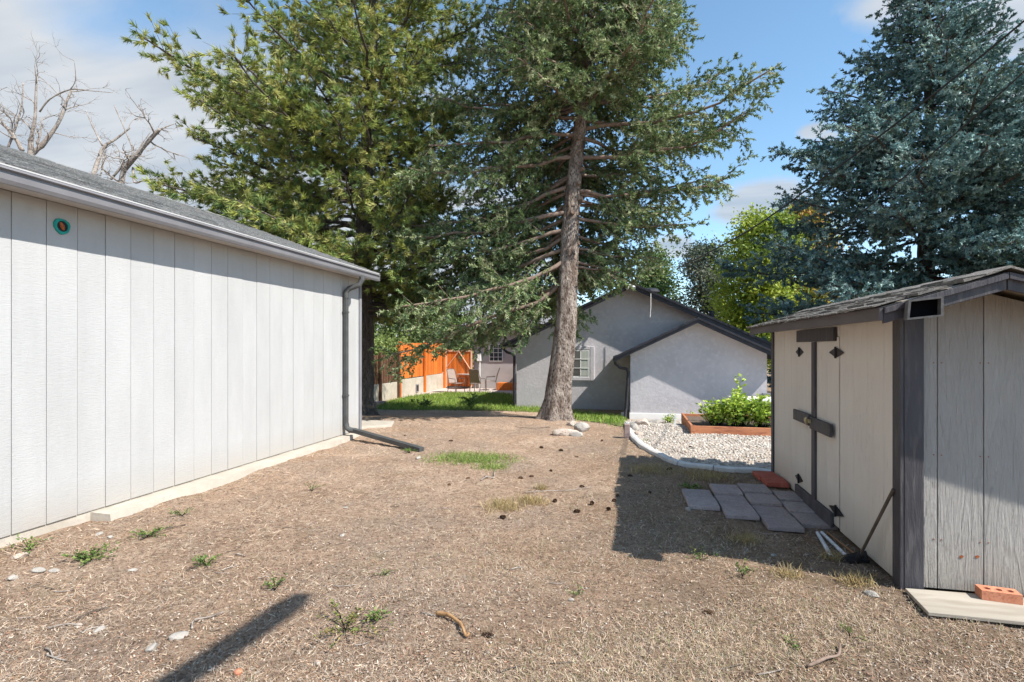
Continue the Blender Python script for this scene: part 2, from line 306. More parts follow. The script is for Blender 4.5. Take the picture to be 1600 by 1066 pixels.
# ------------------------------------------------------------------ ground
def ground_material():
    m = bpy.data.materials.new('dry_dirt'); m.use_nodes = True
    nt = m.node_tree; N = nt.nodes.new; L = nt.links.new; b = nt.nodes['Principled BSDF']; b.inputs['Roughness'].default_value = .97; b.inputs['Specular IOR Level'].default_value = .1
    ge = N('ShaderNodeNewGeometry')
    def noise(s, d=6, r=.6):
        n = N('ShaderNodeTexNoise'); n.inputs['Scale'].default_value = s; n.inputs['Detail'].default_value = d; n.inputs['Roughness'].default_value = r; L(ge.outputs['Position'], n.inputs[0]); return n.outputs[0]
    def ramp(v, *st):
        c = N('ShaderNodeValToRGB'); e = c.color_ramp.elements
        while len(e) < len(st): e.new(.5)
        for k, (p, q) in enumerate(st): e[k].position = p; e[k].color = (*q, 1) if hasattr(q, '__len__') else (q, q, q, 1)
        L(v, c.inputs[0]); return c.outputs[0]
    def mix(f, a, bb):
        x = N('ShaderNodeMix'); x.data_type = 'RGBA'; L(f, x.inputs[0])
        for i, q in ((6, a), (7, bb)):
            if hasattr(q, 'links'): L(q, x.inputs[i])
            else: x.inputs[i].default_value = (*q, 1)
        return x.outputs[2]
    base = ramp(noise(1.1), (.32, (.39, .255, .17)), (.55, (.51, .355, .25)), (.72, (.61, .455, .34)))
    grey = mix(ramp(noise(.8, 3), (.45, 0), (.62, .8)), base, (.38, .285, .22))
    fine = mix(ramp(noise(38, 8, .75), (.50, 0), (.62, .85)), grey, (.13, .08, .052))
    fine = mix(ramp(noise(11, 9, .8), (.50, 0), (.60, .7)), fine, (.20, .14, .095))
    fine = mix(ramp(noise(17, 9, .8), (.52, 0), (.62, .6)), fine, (.62, .50, .36))
    pale = mix(ramp(noise(90, 6, .7), (.58, 0), (.68, .6)), fine, (.66, .57, .48))
    # darker brown towards the shed side by position; worn lawn green-grey by noise
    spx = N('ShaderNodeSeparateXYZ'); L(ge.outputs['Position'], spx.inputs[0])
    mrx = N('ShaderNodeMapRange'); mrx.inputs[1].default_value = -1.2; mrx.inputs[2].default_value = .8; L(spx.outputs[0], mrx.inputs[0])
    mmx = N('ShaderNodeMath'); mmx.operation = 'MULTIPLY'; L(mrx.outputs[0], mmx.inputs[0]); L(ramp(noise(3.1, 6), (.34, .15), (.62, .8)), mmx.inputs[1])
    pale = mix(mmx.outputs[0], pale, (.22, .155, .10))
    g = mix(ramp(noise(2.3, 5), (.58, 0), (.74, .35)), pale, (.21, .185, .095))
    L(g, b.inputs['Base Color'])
    bp = N('ShaderNodeBump'); bp.inputs['Strength'].default_value = 1; bp.inputs['Distance'].default_value = .05; L(noise(24, 10, .82), bp.inputs['Height']); L(bp.outputs[0], b.inputs['Normal'])
    return m
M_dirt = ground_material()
def build_ground():
    def axis(lo, a, b, hi, st):
        core = np.arange(a, b + 1e-6, st); k = 12
        left = a - np.geomspace(.3, a - lo, k)[::-1]; right = b + np.geomspace(.3, hi - b, k); return np.concatenate([left, core, right])
    xs = axis(-600, -5.6, 3.6, 600, .06); ys = axis(-600, 1.0, 16.0, 900, .075)
    X, Y = np.meshgrid(xs, ys); Z = zg(X, Y)
    near = ((X > -6) & (X < 4) & (Y > .8) & (Y < 11.3))
    Z = Z + near * RNG.normal(0, .0035, X.shape)
    V = np.stack([X, Y, Z], -1).reshape(-1, 3); nx = len(xs); ny = len(ys)
    i = (np.arange(ny - 1)[:, None] * nx + np.arange(nx - 1)[None, :]).ravel()
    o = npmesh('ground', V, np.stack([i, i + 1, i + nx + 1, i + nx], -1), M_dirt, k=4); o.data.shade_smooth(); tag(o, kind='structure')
build_ground()

M_lawnbase = mat('lawn_soil', (.10, .13, .035), (.17, .19, .06), 3, .95, .5, 30)
M_gravelbase = mat('gravel_base', (.30, .25, .21), (.40, .35, .30), 30, .95, .8, 60)
lawn_poly = [G(586, 640), G(604, 628), G(640, 620), G(700, 614.5), G(768, 614), G(800, 617), G(812, 634), G(976, 652), G(978, 668), G(900, 656), G(860, 645), G(780, 642), G(700, 641), G(640, 641)]
sheet('lawn', lawn_poly, .010, M_lawnbase)
pat = [G(600, 624), G(660, 614), G(702, 607.2), G(740, 605.0), Vector((-3.74, 24.9, 0)), Vector((-3.74, 17.5, 0)), G(800, 625), G(786, 616), G(700, 615.5), G(640, 621)]
patio_poly = [(-8.95, 19.6), (-8.95, 24.95), (-3.75, 24.95), (-3.75, 17.35), (-4.5, 17.4), (-5.4, 20.3), (-7.0, 20.6), (-7.9, 20.2)]
sheet('patio', patio_poly, .006, M_patio, .5)

# curved concrete edging and gravel bed
edge_px = [(979, 664), (984, 676), (992, 688), (1006, 700), (1026, 711), (1045, 721), (1062, 727), (1086, 731), (1115, 734), (1160, 737.5), (1212, 742)]
edge = [G(*p) for p in edge_px]
grav_poly = [(p.x, p.y) for p in edge] + [(1.78, 7.24), (3.4, 7.5), (5, 10), (5, 15.1), (-.02, 15.1), (-.15, 12.5)]
sheet('gravel_bed', grav_poly, .008, M_gravelbase)

# ------------------------------------------------------------------ GARAGE
GX = -4.88; GY1 = 9.0; GY0 = .4; GD = -10.9
gar = empty('garage', (-7.9, 4.7, 0), 'long pale grey garage clad in vertical siding, with white gutter and grey shingle roof', 'garage')
m_ = MB(); m_.prism([(GX - .03, GY0, .06), (GD, GY0, .06), (GD, GY0, 2.86), (-8.0 + .12, GY0, 3.98), (GX - .03, GY0, 2.86)], (0, GY1 - GY0 - .03, 0)); m_.build('wall', M_garage, gar)
w_pl = .2625; edges_ = []; y = 3.31 + w_pl * 21.6
ys_ = [3.31 + w_pl * k for k in range(-11, 22)] + [8.93]
for k in range(len(ys_) - 1):
    y0, y1 = ys_[k], ys_[k + 1]
    if y1 < GY0 + .1: continue
    b = MB(); b.box(GX - .028, GX + .002 * math.sin(k * 2.3), y0 + .0025, y1 - .0025, .085, 2.86); b.build('siding_plank', M_garage, gar, bevel=.003)
b = MB(); b.box(GX - .02, GX + .02, 8.935, 9.005, .07, 2.86); b.build('corner_trim', M_gutter, gar)
b = MB(); b.box(GX - .1, GX - .021, 9.0, 9.025, .07, 2.86); b.build('corner_trim', M_gutter, gar)
b = MB(); b.box(GD, GX - .015, GY0, GY1 - .02, -.3, .085); b.build('foundation', M_conc, gar)
b = MB(); b.box(GX + .004, -4.62, GY0, 9.08, 2.862, 2.878); b.build('soffit', M_soffit, gar)
b = MB(); b.box(-4.635, -4.615, GY0, 9.08, 2.85, 2.965); b.build('fascia', M_white, gar)
prof = [(-4.612, 2.95), (-4.612, 2.832), (-4.574, 2.83), (-4.556, 2.858), (-4.545, 2.898), (-4.572, 2.906), (-4.572, 2.924), (-4.535, 2.932), (-4.535, 2.948), (-4.545, 2.948), (-4.578, 2.935), (-4.58, 2.90), (-4.558, 2.888), (-4.582, 2.842), (-4.604, 2.842), (-4.604, 2.95)]
b = MB(); b.prism([(p[0], GY0, p[1]) for p in prof], (0, 9.09 - GY0, 0)); b.build('gutter', M_gutter, gar)
b = MB(); b.box(-4.61, -4.537, 9.09, 9.094, 2.832, 2.948); b.build('gutter_end', M_gutter, gar)
SL = (4.22 - 2.975) / 3.42
def gz(x): return 2.975 + (-4.58 - x) * SL
b = MB(); b.prism([(-4.58, GY0, gz(-4.58)), (-8, GY0, gz(-8)), (-11.42, GY0, gz(-4.58)), (-11.42, GY0, gz(-4.58) - .06), (-8, GY0, gz(-8) - .07), (-4.6, GY0, gz(-4.58) - .03)], (0, 9.12 - GY0, 0)); b.build('roof', M_shingle, gar)
b = MB(); b.box(-4.60, -4.568, GY0, 9.12, 2.962, 2.974); b.build('drip_edge', M_soffit, gar)
b = MB(); b.prism([(-4.6, 9.125, 2.96), (-8, 9.125, gz(-8) - .015), (-8, 9.125, gz(-8) - .15), (-4.6, 9.125, 2.85)], (0, .02, 0)); b.build('rake_board', M_white, gar)
# shingles: wedge tabs overlapping up the slope
def shingle_mesh(name, wd, dp, th, m):
    b = MB(); n = 5; i = 0
    top = []; 
    for k in range(n + 1):
        y = -wd / 2 + wd * k / n; j = random.uniform(-.004, .004)
        b.v += [(j, y, th + random.uniform(-.0015, .0015)), (j, y, 0), (-dp, y, .0015)]
    for k in range(n):
        a = 3 * k; c = a + 3; b.f += [(a, c, c + 2, a + 2), (a, a + 1, c + 1, c)]
    b.f += [(0, 2, 1), (3 * n, 3 * n + 1, 3 * n + 2)]
    me = bpy.data.meshes.new(name); me.from_pydata(b.v, [], b.f); me.materials.append(m)
    bm = bmesh.new(); bm.from_mesh(me); bmesh.ops.recalc_face_normals(bm, faces=bm.faces); bm.to_mesh(me); bm.free()
    return me
sh_m = [shingle_mesh('shingle', .245 + .02 * q, .19, .010 + .002 * q, M_shingle) for q in range(3)]
pos = []
ang = math.atan(SL); nrow = 26
for r_ in range(nrow):
    xx = -4.572 - (r_ * .14) * math.cos(ang) + .0
    yy = GY0 + .15 + (r_ % 2) * .13
    while yy < 9.1:
        pos.append((xx, yy + random.uniform(-.02, .02), gz(xx) + .002)); yy += .265
pos.sort(key=lambda p: (p[0] + 0) ** 2 * .35 + p[1] ** 2 - (2.2 * p[1] if p[1] > 2 else -30))
for p in pos[:300]: inst('shingle', random.choice(sh_m), gar, p, (0, ang, 0), (1, random.uniform(.95, 1.03), random.uniform(.8, 1.5)))
V = []; Fs = []
for p in pos[300:]:
    me = random.choice(sh_m); n0 = len(V); mt = Matrix.Translation(p) @ Matrix.Rotation(ang, 4, 'Y') @ Matrix.Diagonal((1, 1, random.uniform(.8, 1.5), 1))
    V += [tuple(mt @ v.co) for v in me.vertices]; Fs += [tuple(n0 + q for q in pl.vertices) for pl in me.polygons]
b = MB(); b.v = V; b.f = Fs; tag(b.build('shingles', M_shingle, gar), kind='stuff')
for k in range(27):
    yy = GY0 + .2 + k * .33
    b = MB(); b.prism([(-8 + .13, yy, gz(-8) - .035), (-8, yy, gz(-8) + .018), (-8.13, yy, gz(-8) - .035), (-8.13, yy, gz(-8) - .045), (-8, yy, gz(-8) + .006), (-8 + .13, yy, gz(-8) - .045)], (0, .335, .008)); b.build('ridge_cap', M_shingle, gar)
# rough concrete ledge beside the wall
b = MB(); y0 = G(168, 815).y; n = 26; 
for k in range(n):
    f0 = y0 + (8.9 - y0) * k / n; f1 = y0 + (8.9 - y0) * (k + 1) / n
    pr = lambda yy: (GX + .20 + .012 * math.sin(yy * 5) - .07 * sstep(6.5, 8.9, yy))
    b.v += [(GX - .02, f0, -.06), (pr(f0) + .02, f0, -.06), (pr(f0), f0, .065), (GX - .02, f0, .07)]
b.v += [(GX - .02, 8.9, -.06), (GX + .13, 8.9, -.06), (GX + .12, 8.9, .065), (GX - .02, 8.9, .07)]
for k in range(n):
    a = 4 * k; b.f += [(a + 1, a + 5, a + 6, a + 2), (a + 2, a + 6, a + 7, a + 3), (a, a + 4, a + 5, a + 1)]
b.f += [(0, 1, 2, 3), (4 * n, 4 * n + 1, 4 * n + 2, 4 * n + 3)]
tag(b.build('concrete_footing', M_conc), 'rough pale concrete ledge along the foot of the garage wall', 'ledge')
# duct hole
def wall_pt(px, py, X): d = ray(px, py); t = X / d.x; return Vector((X, d.y * t, CAMZ + d.z * t))
c = wall_pt(95.5, 354, GX)
vent = empty('vent_hole', c, 'round hole high in the garage siding ringed with teal foam and a rusty inside', 'vent hole')
b = MB(); n = 28
for k in range(n):
    a = 2 * math.pi * k / n; ro = .070 * (1 + .05 * math.sin(3 * a) + random.uniform(-.04, .04)); ri = .047
    for rr, xx in ((ro, .004), (ro * .96, .016), (ri, .018), (ri, -.004)): b.v.append((c.x + xx, c.y + rr * math.cos(a), c.z + rr * math.sin(a)))
for k in range(n):
    for q in range(3): a = 4 * k + q; e = 4 * ((k + 1) % n) + q; b.f.append((a, e, e + 1, a + 1))
b.build('foam_ring', M_teal, vent)
b = MB(); b.prism([(c.x + .006, c.y + .047 * math.cos(2 * math.pi * k / 20), c.z + .047 * math.sin(2 * math.pi * k / 20)) for k in range(20)], (.003, 0, 0)); b.build('dark_opening', M_black, vent)
b = MB(); b.tube([c + Vector((.008, -.012, .03)), c + Vector((.016, -.004, 0)), c + Vector((.01, .012, -.03))], [.012, .018, .01], 7, jit=.25); b.build('rusty_insulation', M_rust, vent)
# downspout
dy = wall_pt(541, 600, GX + .06).y
dsp = empty('downspout', (GX + .05, dy, 0), 'dark green-grey garage downspout with an elbow and a long leader lying out on the dirt', 'downspout')
x1 = GX + .055
b = MB(); b.beam((x1, dy, .24), (x1, dy, 2.50), .075, .065, (1, 0, 0)); b.build('pipe', M_spout, dsp, bevel=.008)
top = Vector((-4.575, dy + .10, 2.84))
pts = [Vector((x1, dy, 2.46)), Vector((x1, dy, 2.56)), Vector((x1 + .04, dy + .02, 2.62)), Vector((-4.62, dy + .08, 2.69)), top - Vector((0, 0, .06)), top]
b = MB(); b.tube(pts, .047, 10); b.build('upper_elbow', M_spout, dsp)
e0 = Vector((x1, dy, .28)); e1 = Vector((x1 + .02, dy, .2)); g1 = G(659, 706) + Vector((0, 0, .03)); st0 = Vector((x1 + .16, dy + .02, .155))
b = MB(); b.tube([e0, e1, Vector((x1 + .08, dy + .005, .165)), st0], .048, 10); b.build('lower_elbow', M_spout, dsp)
b = MB(); b.beam(st0 - (g1 - st0).normalized() * .04, g1, .095, .07); b.beam(st0 + Vector((0, 0, .036)), g1 + Vector((0, 0, .036)), .03, .006); b.build('leader', M_spout, dsp, bevel=.006)
for z in (.75, 2.2):
    b = MB(); b.box(x1 - .05, x1 + .038, dy - .045, dy + .045, z, z + .025); b.build('strap', M_spout, dsp)
b = MB(); b.beam((x1 - .025, dy - .03, -.02), (x1 - .025, dy - .03, .26), .04, .04); b.build('stub_pipe', M_spout, dsp)
# small concrete slab beyond the garage corner
s0 = [G(556, 672), G(612, 667), G(616, 661), G(556, 659)]
b = MB(); b.prism([(p.x, p.y, p.z - .03) for p in s0], (0, 0, .075)); tag(b.build('concrete_slab', M_conc, bevel=.01), 'small flat concrete slab in the dirt beyond the garage corner', 'slab')

# ------------------------------------------------------------------ SHED
SX = 1.75; SY0, SY1 = 3.98, 7.22; SXR = 3.22
shed = empty('shed', (2.45, 5.6, 0), 'small weathered beige wooden shed with dark grey trim, double doors and old shingle roof', 'shed')
RX, RZ = 2.15, 2.062; EL = 1.485; ELZ = 1.864; ER = 3.46; SLL = (RZ - ELZ) / (RX - EL)
def sz(x): return RZ - SLL * abs(x - RX)
b = MB(); b.prism([(SX + .02, SY0 + .02, .03), (SXR, SY0 + .02, .03), (SXR, SY0 + .02, sz(SXR) - .1), (RX, SY0 + .02, RZ - .1), (SX + .02, SY0 + .02, sz(SX) - .1)], (0, SY1 - SY0 - .04, 0)); b.build('wall', M_shedp, shed)
xs_ = [1.694 + .258 * k for k in range(7)]
for k in range(6):
    x0 = max(xs_[k], 1.76) + .0025; x1_ = min(xs_[k + 1], SXR) - .0025
    if x1_ <= x0: continue
    P_ = [(x0, SY0, .03), (x1_, SY0, .03), (x1_, SY0, sz(x1_) - .09)] + ([(RX, SY0, RZ - .09)] if x0 < RX < x1_ else []) + [(x0, SY0, sz(x0) - .09)]
    MB().prism(P_, (0, .019, 0)).build('siding_plank', M_shedf, shed, bevel=.002)
k = 0; yy = SY0 + .10
yb = [SY0 + .02, 4.24, 4.50, 4.76, 5.045]
for a, c_ in zip(yb[:-1], yb[1:]): MB().box(SX, SX + .019, a + .002, c_ - .002, .03, sz(SX) - .09).build('siding_plank', M_shedp, shed, bevel=.002)
yb = [6.20, 6.46, 6.72, 6.98, SY1 - .02]
for a, c_ in zip(yb[:-1], yb[1:]): MB().box(SX, SX + .019, a + .002, c_ - .002, .03, sz(SX) - .09).build('siding_plank', M_shedp, shed, bevel=.002)
MB().box(SX, SX + .019, 5.05, 6.195, 1.70, sz(SX) - .09).build('siding_plank', M_shedp, shed)
for nm, ya, yb2 in (('door', 5.05, 5.62), ('door', 5.63, 6.195)):
    d_ = MB().box(SX + .001, SX + .015, ya + .005, yb2 - .004, .05, 1.695).build(nm, M_shedp, shed)
    h_ = (ya + yb2) / 2
    MB().box(SX - .006, SX + .0, ya + .006, h_ - .002, .05, 1.69).build('door_plank', M_shedp, d_, bevel=.002)
    MB().box(SX - .006, SX + .0, h_ + .002, yb2 - .006, .05, 1.69).build('door_plank', M_shedp, d_, bevel=.002)
MB().box(SX - .034, SX - .008, 5.10, 6.15, 1.655, 1.775).build('header_board', M_trim, shed, bevel=.003)
MB().box(SX - .030, SX - .008, 5.60, 5.69, .06, 1.652).build('door_batten', M_trim, shed, bevel=.003)
MB().box(SX - .055, SX - .031, 5.69, 6.19, .835, .945).build('door_bar', M_trim, shed, bevel=.003)
MB().box(SX - .055, SX - .031, 5.12, 5.66, .815, .93).build('door_bar', M_trim, shed, bevel=.003)
MB().box(SX - .036, SX - .008, 5.16, 6.20, .02, .145).build('threshold_board', M_trim, shed, bevel=.003)
b = MB(); b.box(SX - .075, SX - .057, 5.60, 5.76, .872, .905); b.tube([(SX - .08, 5.66, .86), (SX - .09, 5.66, .89), (SX - .08, 5.66, .92)], .012, 6); b.build('latch', M_brass, shed)
for yc, zc, wd in ((6.12, 1.552, .125), (5.10, 1.556, .165), (6.14, .215, .13), (5.10, .185, .165)):
    b = MB(); b.prism([(SX - .008, yc - wd, zc), (SX - .008, yc - .02, zc - .04), (SX - .008, yc + .02, zc - .04), (SX - .008, yc + wd, zc), (SX - .008, yc + .02, zc + .04), (SX - .008, yc - .02, zc + .04)], (-.007, 0, 0))
    b.tube([(SX - .018, yc, zc - .05), (SX - .018, yc, zc + .05)], .009, 8); b.build('hinge', M_black, shed)
MB().box(SX - .022, SX + .0, SY0 - .022, SY0 + .085, .0, 1.80).build('corner_trim', M_trim, shed, bevel=.003)
MB().box(SX + .002, SX + .115, SY0 - .024, SY0 - .001, .0, 1.83).build('corner_trim', M_trim, shed, bevel=.003)
MB().box(SX - .022, SX - .001, SY1 - .06, SY1 + .02, .0, 1.80).build('corner_trim', M_trim, shed, bevel=.003)
RY0, RY1 = 3.66, 7.30
b = MB(); b.prism([(EL + .02, RY0 + .02, sz(EL + .02) - .02), (RX, RY0 + .02, RZ - .02), (ER - .02, RY0 + .02, sz(ER) - .02), (ER - .02, RY0 + .02, sz(ER) - .045), (RX, RY0 + .02, RZ - .045), (EL + .02, RY0 + .02, sz(EL + .02) - .045)], (0, RY1 - RY0 - .04, 0)); b.build('roof', M_board, shed)
MB().box(EL, EL + .022, RY0, 5.35, 1.765, sz(EL) - .018).build('eave_fascia', M_fascia, shed, bevel=.003)
MB().box(EL + .002, EL + .024, 5.353, RY1, 1.765, sz(EL) - .018).build('eave_fascia', M_fascia, shed, bevel=.003)
MB().prism([(EL + .024, RY0, sz(EL) - .02), (RX - .003, RY0, RZ - .022), (RX - .003, RY0, RZ - .125), (EL + .024, RY0, sz(EL) - .118)], (0, .022, 0)).build('rake_fascia', M_trim, shed, bevel=.003)
MB().prism([(RX + .003, RY0, RZ - .022), (ER, RY0, sz(ER) - .02), (ER, RY0, sz(ER) - .12), (RX + .003, RY0, RZ - .125)], (0, .022, 0)).build('rake_fascia', M_trim, shed, bevel=.003)
MB().prism([(EL + .024, RY0 - .02, sz(EL) - .022), (RX - .002, RY0 - .02, RZ - .024), (RX - .002, RY0 - .02, RZ - .062), (EL + .024, RY0 - .02, sz(EL) - .058)], (0, .019, 0)).build('rake_trim', M_trim, shed, bevel=.002)
MB().prism([(RX + .002, RY0 - .02, RZ - .024), (ER, RY0 - .02, sz(ER) - .022), (ER, RY0 - .02, sz(ER) - .058), (RX + .002, RY0 - .02, RZ - .062)], (0, .019, 0)).build('rake_trim', M_trim, shed, bevel=.002)
sh2 = [shingle_mesh('shingle', .30, .19, .013 + .004 * q, M_shingle2) for q in range(3)]
al = math.atan(SLL)
for r_ in range(6):
    xx = EL - .035 + r_ * .118; yy = RY0 + .12 + (r_ % 2) * .14
    while yy < RY1 + .05:
        o = inst('shingle', random.choice(sh2), shed, (xx, yy + random.uniform(-.015, .015), sz(xx) - .012 + random.uniform(0, .006)), (0, 0, math.pi), (1, random.uniform(.9, 1.02), random.uniform(.45, 1.1)))
        o.rotation_euler = (Matrix.Rotation(-al, 3, 'Y') @ Matrix.Rotation(math.pi, 3, 'Z')).to_euler(); yy += .305
for r_ in range(10):
    xx = ER + .03 - r_ * .13
    if xx < RX + .1: break
    yy = RY0 + .12 + (r_ % 2) * .14
    while yy < RY1 + .05:
        inst('shingle', random.choice(sh2), shed, (xx, yy, sz(xx) - .012), (0, al, 0)); yy += .305
for k in range(12):
    yy = RY0 - .03 + k * .31
    MB().prism([(RX - .12, yy, RZ - .03), (RX, yy, RZ + .014), (RX + .12, yy, RZ - .03), (RX + .12, yy, RZ - .042), (RX, yy, RZ + .0), (RX - .12, yy, RZ - .042)], (0, .32, .006)).build('ridge_cap', M_shingle2, shed)
for px_, py_ in ((1502, 870), (1527, 870)):
    d = ray(px_, py_); t = SY0 / d.y; q = Vector((d.x * t, SY0, CAMZ + d.z * t))
    MB().prism([(q.x + .011 * math.cos(k * .8) * (1 + .3 * math.sin(k * 2)), SY0 - .0015, q.z + .010 * math.sin(k * .8)) for k in range(7)], (0, -.002, 0)).build('rusty_nail', M_rust, shed)
for zz in (.35, .9, 1.5):
    for xx in (1.80, 1.93, 1.975, 2.19, 2.235, 2.45, 2.49):
        if zz < 1.6: MB().tube([(xx, SY0 - .001, zz), (xx, SY0 - .003, zz)], .004, 6).build('nail_head', M_rust, shed)
# floodlight on the shed corner
fc = W(1443, 482, 3.12)
fl = empty('floodlight', fc, 'black rectangular floodlight fixed under the front corner of the shed roof', 'floodlight')
def fbox(sx, sy, ox=0, depth=0):
    return [Vector((sx * a + oxx, depth, sy * c_)) for a, c_, oxx in ((-1, -1, -.006), (1, -1, -.002), (1.04, 1, .006), (-.92, 1, .006))]
rotf = Matrix.Rotation(R(-6), 3, 'Z') @ Matrix.Rotation(R(-6), 3, 'Y')
def fp(sx, sy, dpt): return [fc + rotf @ p for p in fbox(sx, sy, 0, dpt)]
b = MB(); A = fp(.088, .058, -.02); B = fp(.075, .047, -.02); C = fp(.075, .047, .03); D = fp(.07, .048, .10); E = fp(.088, .058, .02)
b.v = [tuple(p) for q in (A, B, C, E, D) for p in q]
for k in range(4):
    l = (k + 1) % 4; b.f += [(k, l, 4 + l, 4 + k), (4 + k, 4 + l, 8 + l, 8 + k), (k, l, 12 + l, 12 + k), (12 + k, 12 + l, 16 + l, 16 + k)]
b.f += [(16, 17, 18, 19)]; b.build('housing', M_greyrim, fl)
b = MB(); b.prism(fp(.0755, .0475, .028), rotf @ Vector((0, .004, 0))); b.build('lens', mat('matt_black', (.004, .004, .005), (.008, .008, .009), 5, 1.0, spec=0), fl)
b = MB(); b.beam(fc + Vector((0, .06, .03)), fc + Vector((-.0, .22, .07)), .03, .03); b.build('bracket', M_iron, fl)

# items by the shed
bd0 = [G(1414, 926), G(1450, 967.5), G(1660, 991), G(1700, 945)]
b = MB(); b.prism([(p.x, p.y, .012) for p in (bd0[0], bd0[1], bd0[2], bd0[3])], (0, 0, .024)); board = b.build('flat_board', M_board, bevel=.004); tag(board, 'weathered flat board lying on the ground in front of the shed', 'board')
bk0 = W(1562, 938, 0.1); g = G(1560, 946); 
brk = empty('brick', (g.x, g.y, .037), 'orange brick with three round holes lying on the board in front of the shed', 'brick')
br = Matrix.Rotation(R(-8), 3, 'Z')
bm = bmesh.new()
def brick_body():
    L_, Wd, H_ = .20, .095, .058; b = MB(); holes = [(-.058, 0), (0, 0), (.058, 0)]; n = 12; rr = .019
    # top face split in three cells each with a round hole
    for hx, hy in holes:
        x0, x1 = (hx - .029 if hx > -.05 else -L_ / 2), (hx + .029 if hx < .05 else L_ / 2)
        sq = []
        for k in range(n):
            a = 2 * math.pi * (k + .5) / n; ca, sa = math.cos(a), math.sin(a); s = 1 / max(abs(ca), abs(sa))
            qx, qy = ca * s, sa * s; sq.append(((hx + qx * (x1 - hx)) if qx > 0 else (hx + qx * (hx - x0)), qy * Wd / 2))
        i = len(b.v)
        b.v += [(p[0], p[1], H_) for p in sq] + [(hx + rr * math.cos(2 * math.pi * (k + .5) / n), rr * math.sin(2 * math.pi * (k + .5) / n), H_) for k in range(n)] + [(hx + rr * math.cos(2 * math.pi * (k + .5) / n), rr * math.sin(2 * math.pi * (k + .5) / n), .004) for k in range(n)]
        for k in range(n):
            l = (k + 1) % n; b.f += [(i + k, i + l, i + n + l, i + n + k), (i + n + k, i + n + l, i + 2 * n + l, i + 2 * n + k)]
        b.f.append(tuple(i + 2 * n + k for k in range(n)))
    i = len(b.v); b.v += [(-L_ / 2, -Wd / 2, 0), (L_ / 2, -Wd / 2, 0), (L_ / 2, Wd / 2, 0), (-L_ / 2, Wd / 2, 0), (-L_ / 2, -Wd / 2, H_), (L_ / 2, -Wd / 2, H_), (L_ / 2, Wd / 2, H_), (-L_ / 2, Wd / 2, H_)]
    b.f += [tuple(i + k for k in q) for q in ((3, 2, 1, 0), (0, 1, 5, 4), (1, 2, 6, 5), (2, 3, 7, 6), (3, 0, 4, 7))]
    b.v = [tuple(br @ Vector(v) + Vector((g.x, g.y, .037))) for v in b.v]; return b
brick_body().build('brick_body', M_brick, brk)
# pavers
pav = empty('paver_path', (1.1, 5.7, 0), 'grid of grey concrete pavers laid in staggered rows before the shed doors', 'pavers')
pm = []
for q in range(3):
    b = MB().box(-.146, .146, -.174, .174, -.04, .0); o = b.build('paver', M_paver, pav, bevel=.006, origin=(0, 0, 0)); pm.append(o.data); bpy.data.objects.remove(o)
for cx, y0, n, ln in ((.705, 5.46, 2, .36), (1.02, 5.25, 3, .385), (1.33, 5.02, 4, .36), (1.645, 5.20, 3, .355)):
    for k in range(n):
        o = inst('paver', random.choice(pm), pav, (cx + random.uniform(-.006, .006), y0 + ln * (k + .5), zgf(cx, y0 + k * .36) + .042 + random.uniform(-.004, .004)), (random.uniform(-.006, .006), random.uniform(-.006, .006), random.uniform(-.008, .008)), (1, ln / .362 * .965, 1))
        bv = o.modifiers.new('bevel', 'BEVEL'); bv.width = .006; bv.segments = 2
for k, (cx, cy, rz, lab) in enumerate(((1.60, 6.92, .06, 'red paver at the far end of the shed wall, beside the gravel'), (1.615, 6.60, -.03, 'nearer red paver beside the shed wall, next to the grey pavers'))):
    b = MB().box(-.12, .12, -.15, .15, 0, .055); o = b.build('red_paver', M_red, None, bevel=.006); o.location = (cx, cy, zgf(cx, cy) + .01); o.rotation_euler = (0, 0, rz); tag(o, lab, 'paver', 'red pavers beside the shed')
# pipes
for k, (a, c_, rad, mm, lab) in enumerate(((G(1277, 836), G(1299, 874), .0145, M_pvc, 'short white plastic pipe on the dirt by the shed, the leftmost of two'), (G(1284, 836), G(1326, 877), .0145, M_pvc, 'longer white plastic pipe on the dirt beside the shed wall'), (G(1293, 835), G(1337, 870), .008, M_copper, 'thin rusty rod on the dirt between the pipes and the shed wall'))):
    up = Vector((0, 0, rad + .006)); a = a + up; c_ = c_ + up
    tb = MB(); dr = (c_ - a).normalized(); n = 12
    if rad > .01:
        u = dr.cross(Vector((0, 0, 1))).normalized(); v = u.cross(dr)
        for p, rr in ((a, rad * .8), (a, rad), (c_, rad), (c_, rad * .8), (c_ - dr * .05, rad * .8)):
            tb.v += [tuple(p + u * math.cos(2 * math.pi * q / n) * rr + v * math.sin(2 * math.pi * q / n) * rr) for q in range(n)]
        for s_ in range(4):
            for q in range(n): tb.f.append((s_ * n + q, s_ * n + (q + 1) % n, (s_ + 1) * n + (q + 1) % n, (s_ + 1) * n + q))
        tb.f += [tuple(range(4 * n, 5 * n)), tuple(range(n))]
    else: tb.tube([a, c_], rad, 8)
    tag(tb.build('plastic_pipe' if rad > .01 else 'metal_rod', mm, smooth=False), lab, 'pipe' if rad > .01 else 'rod')
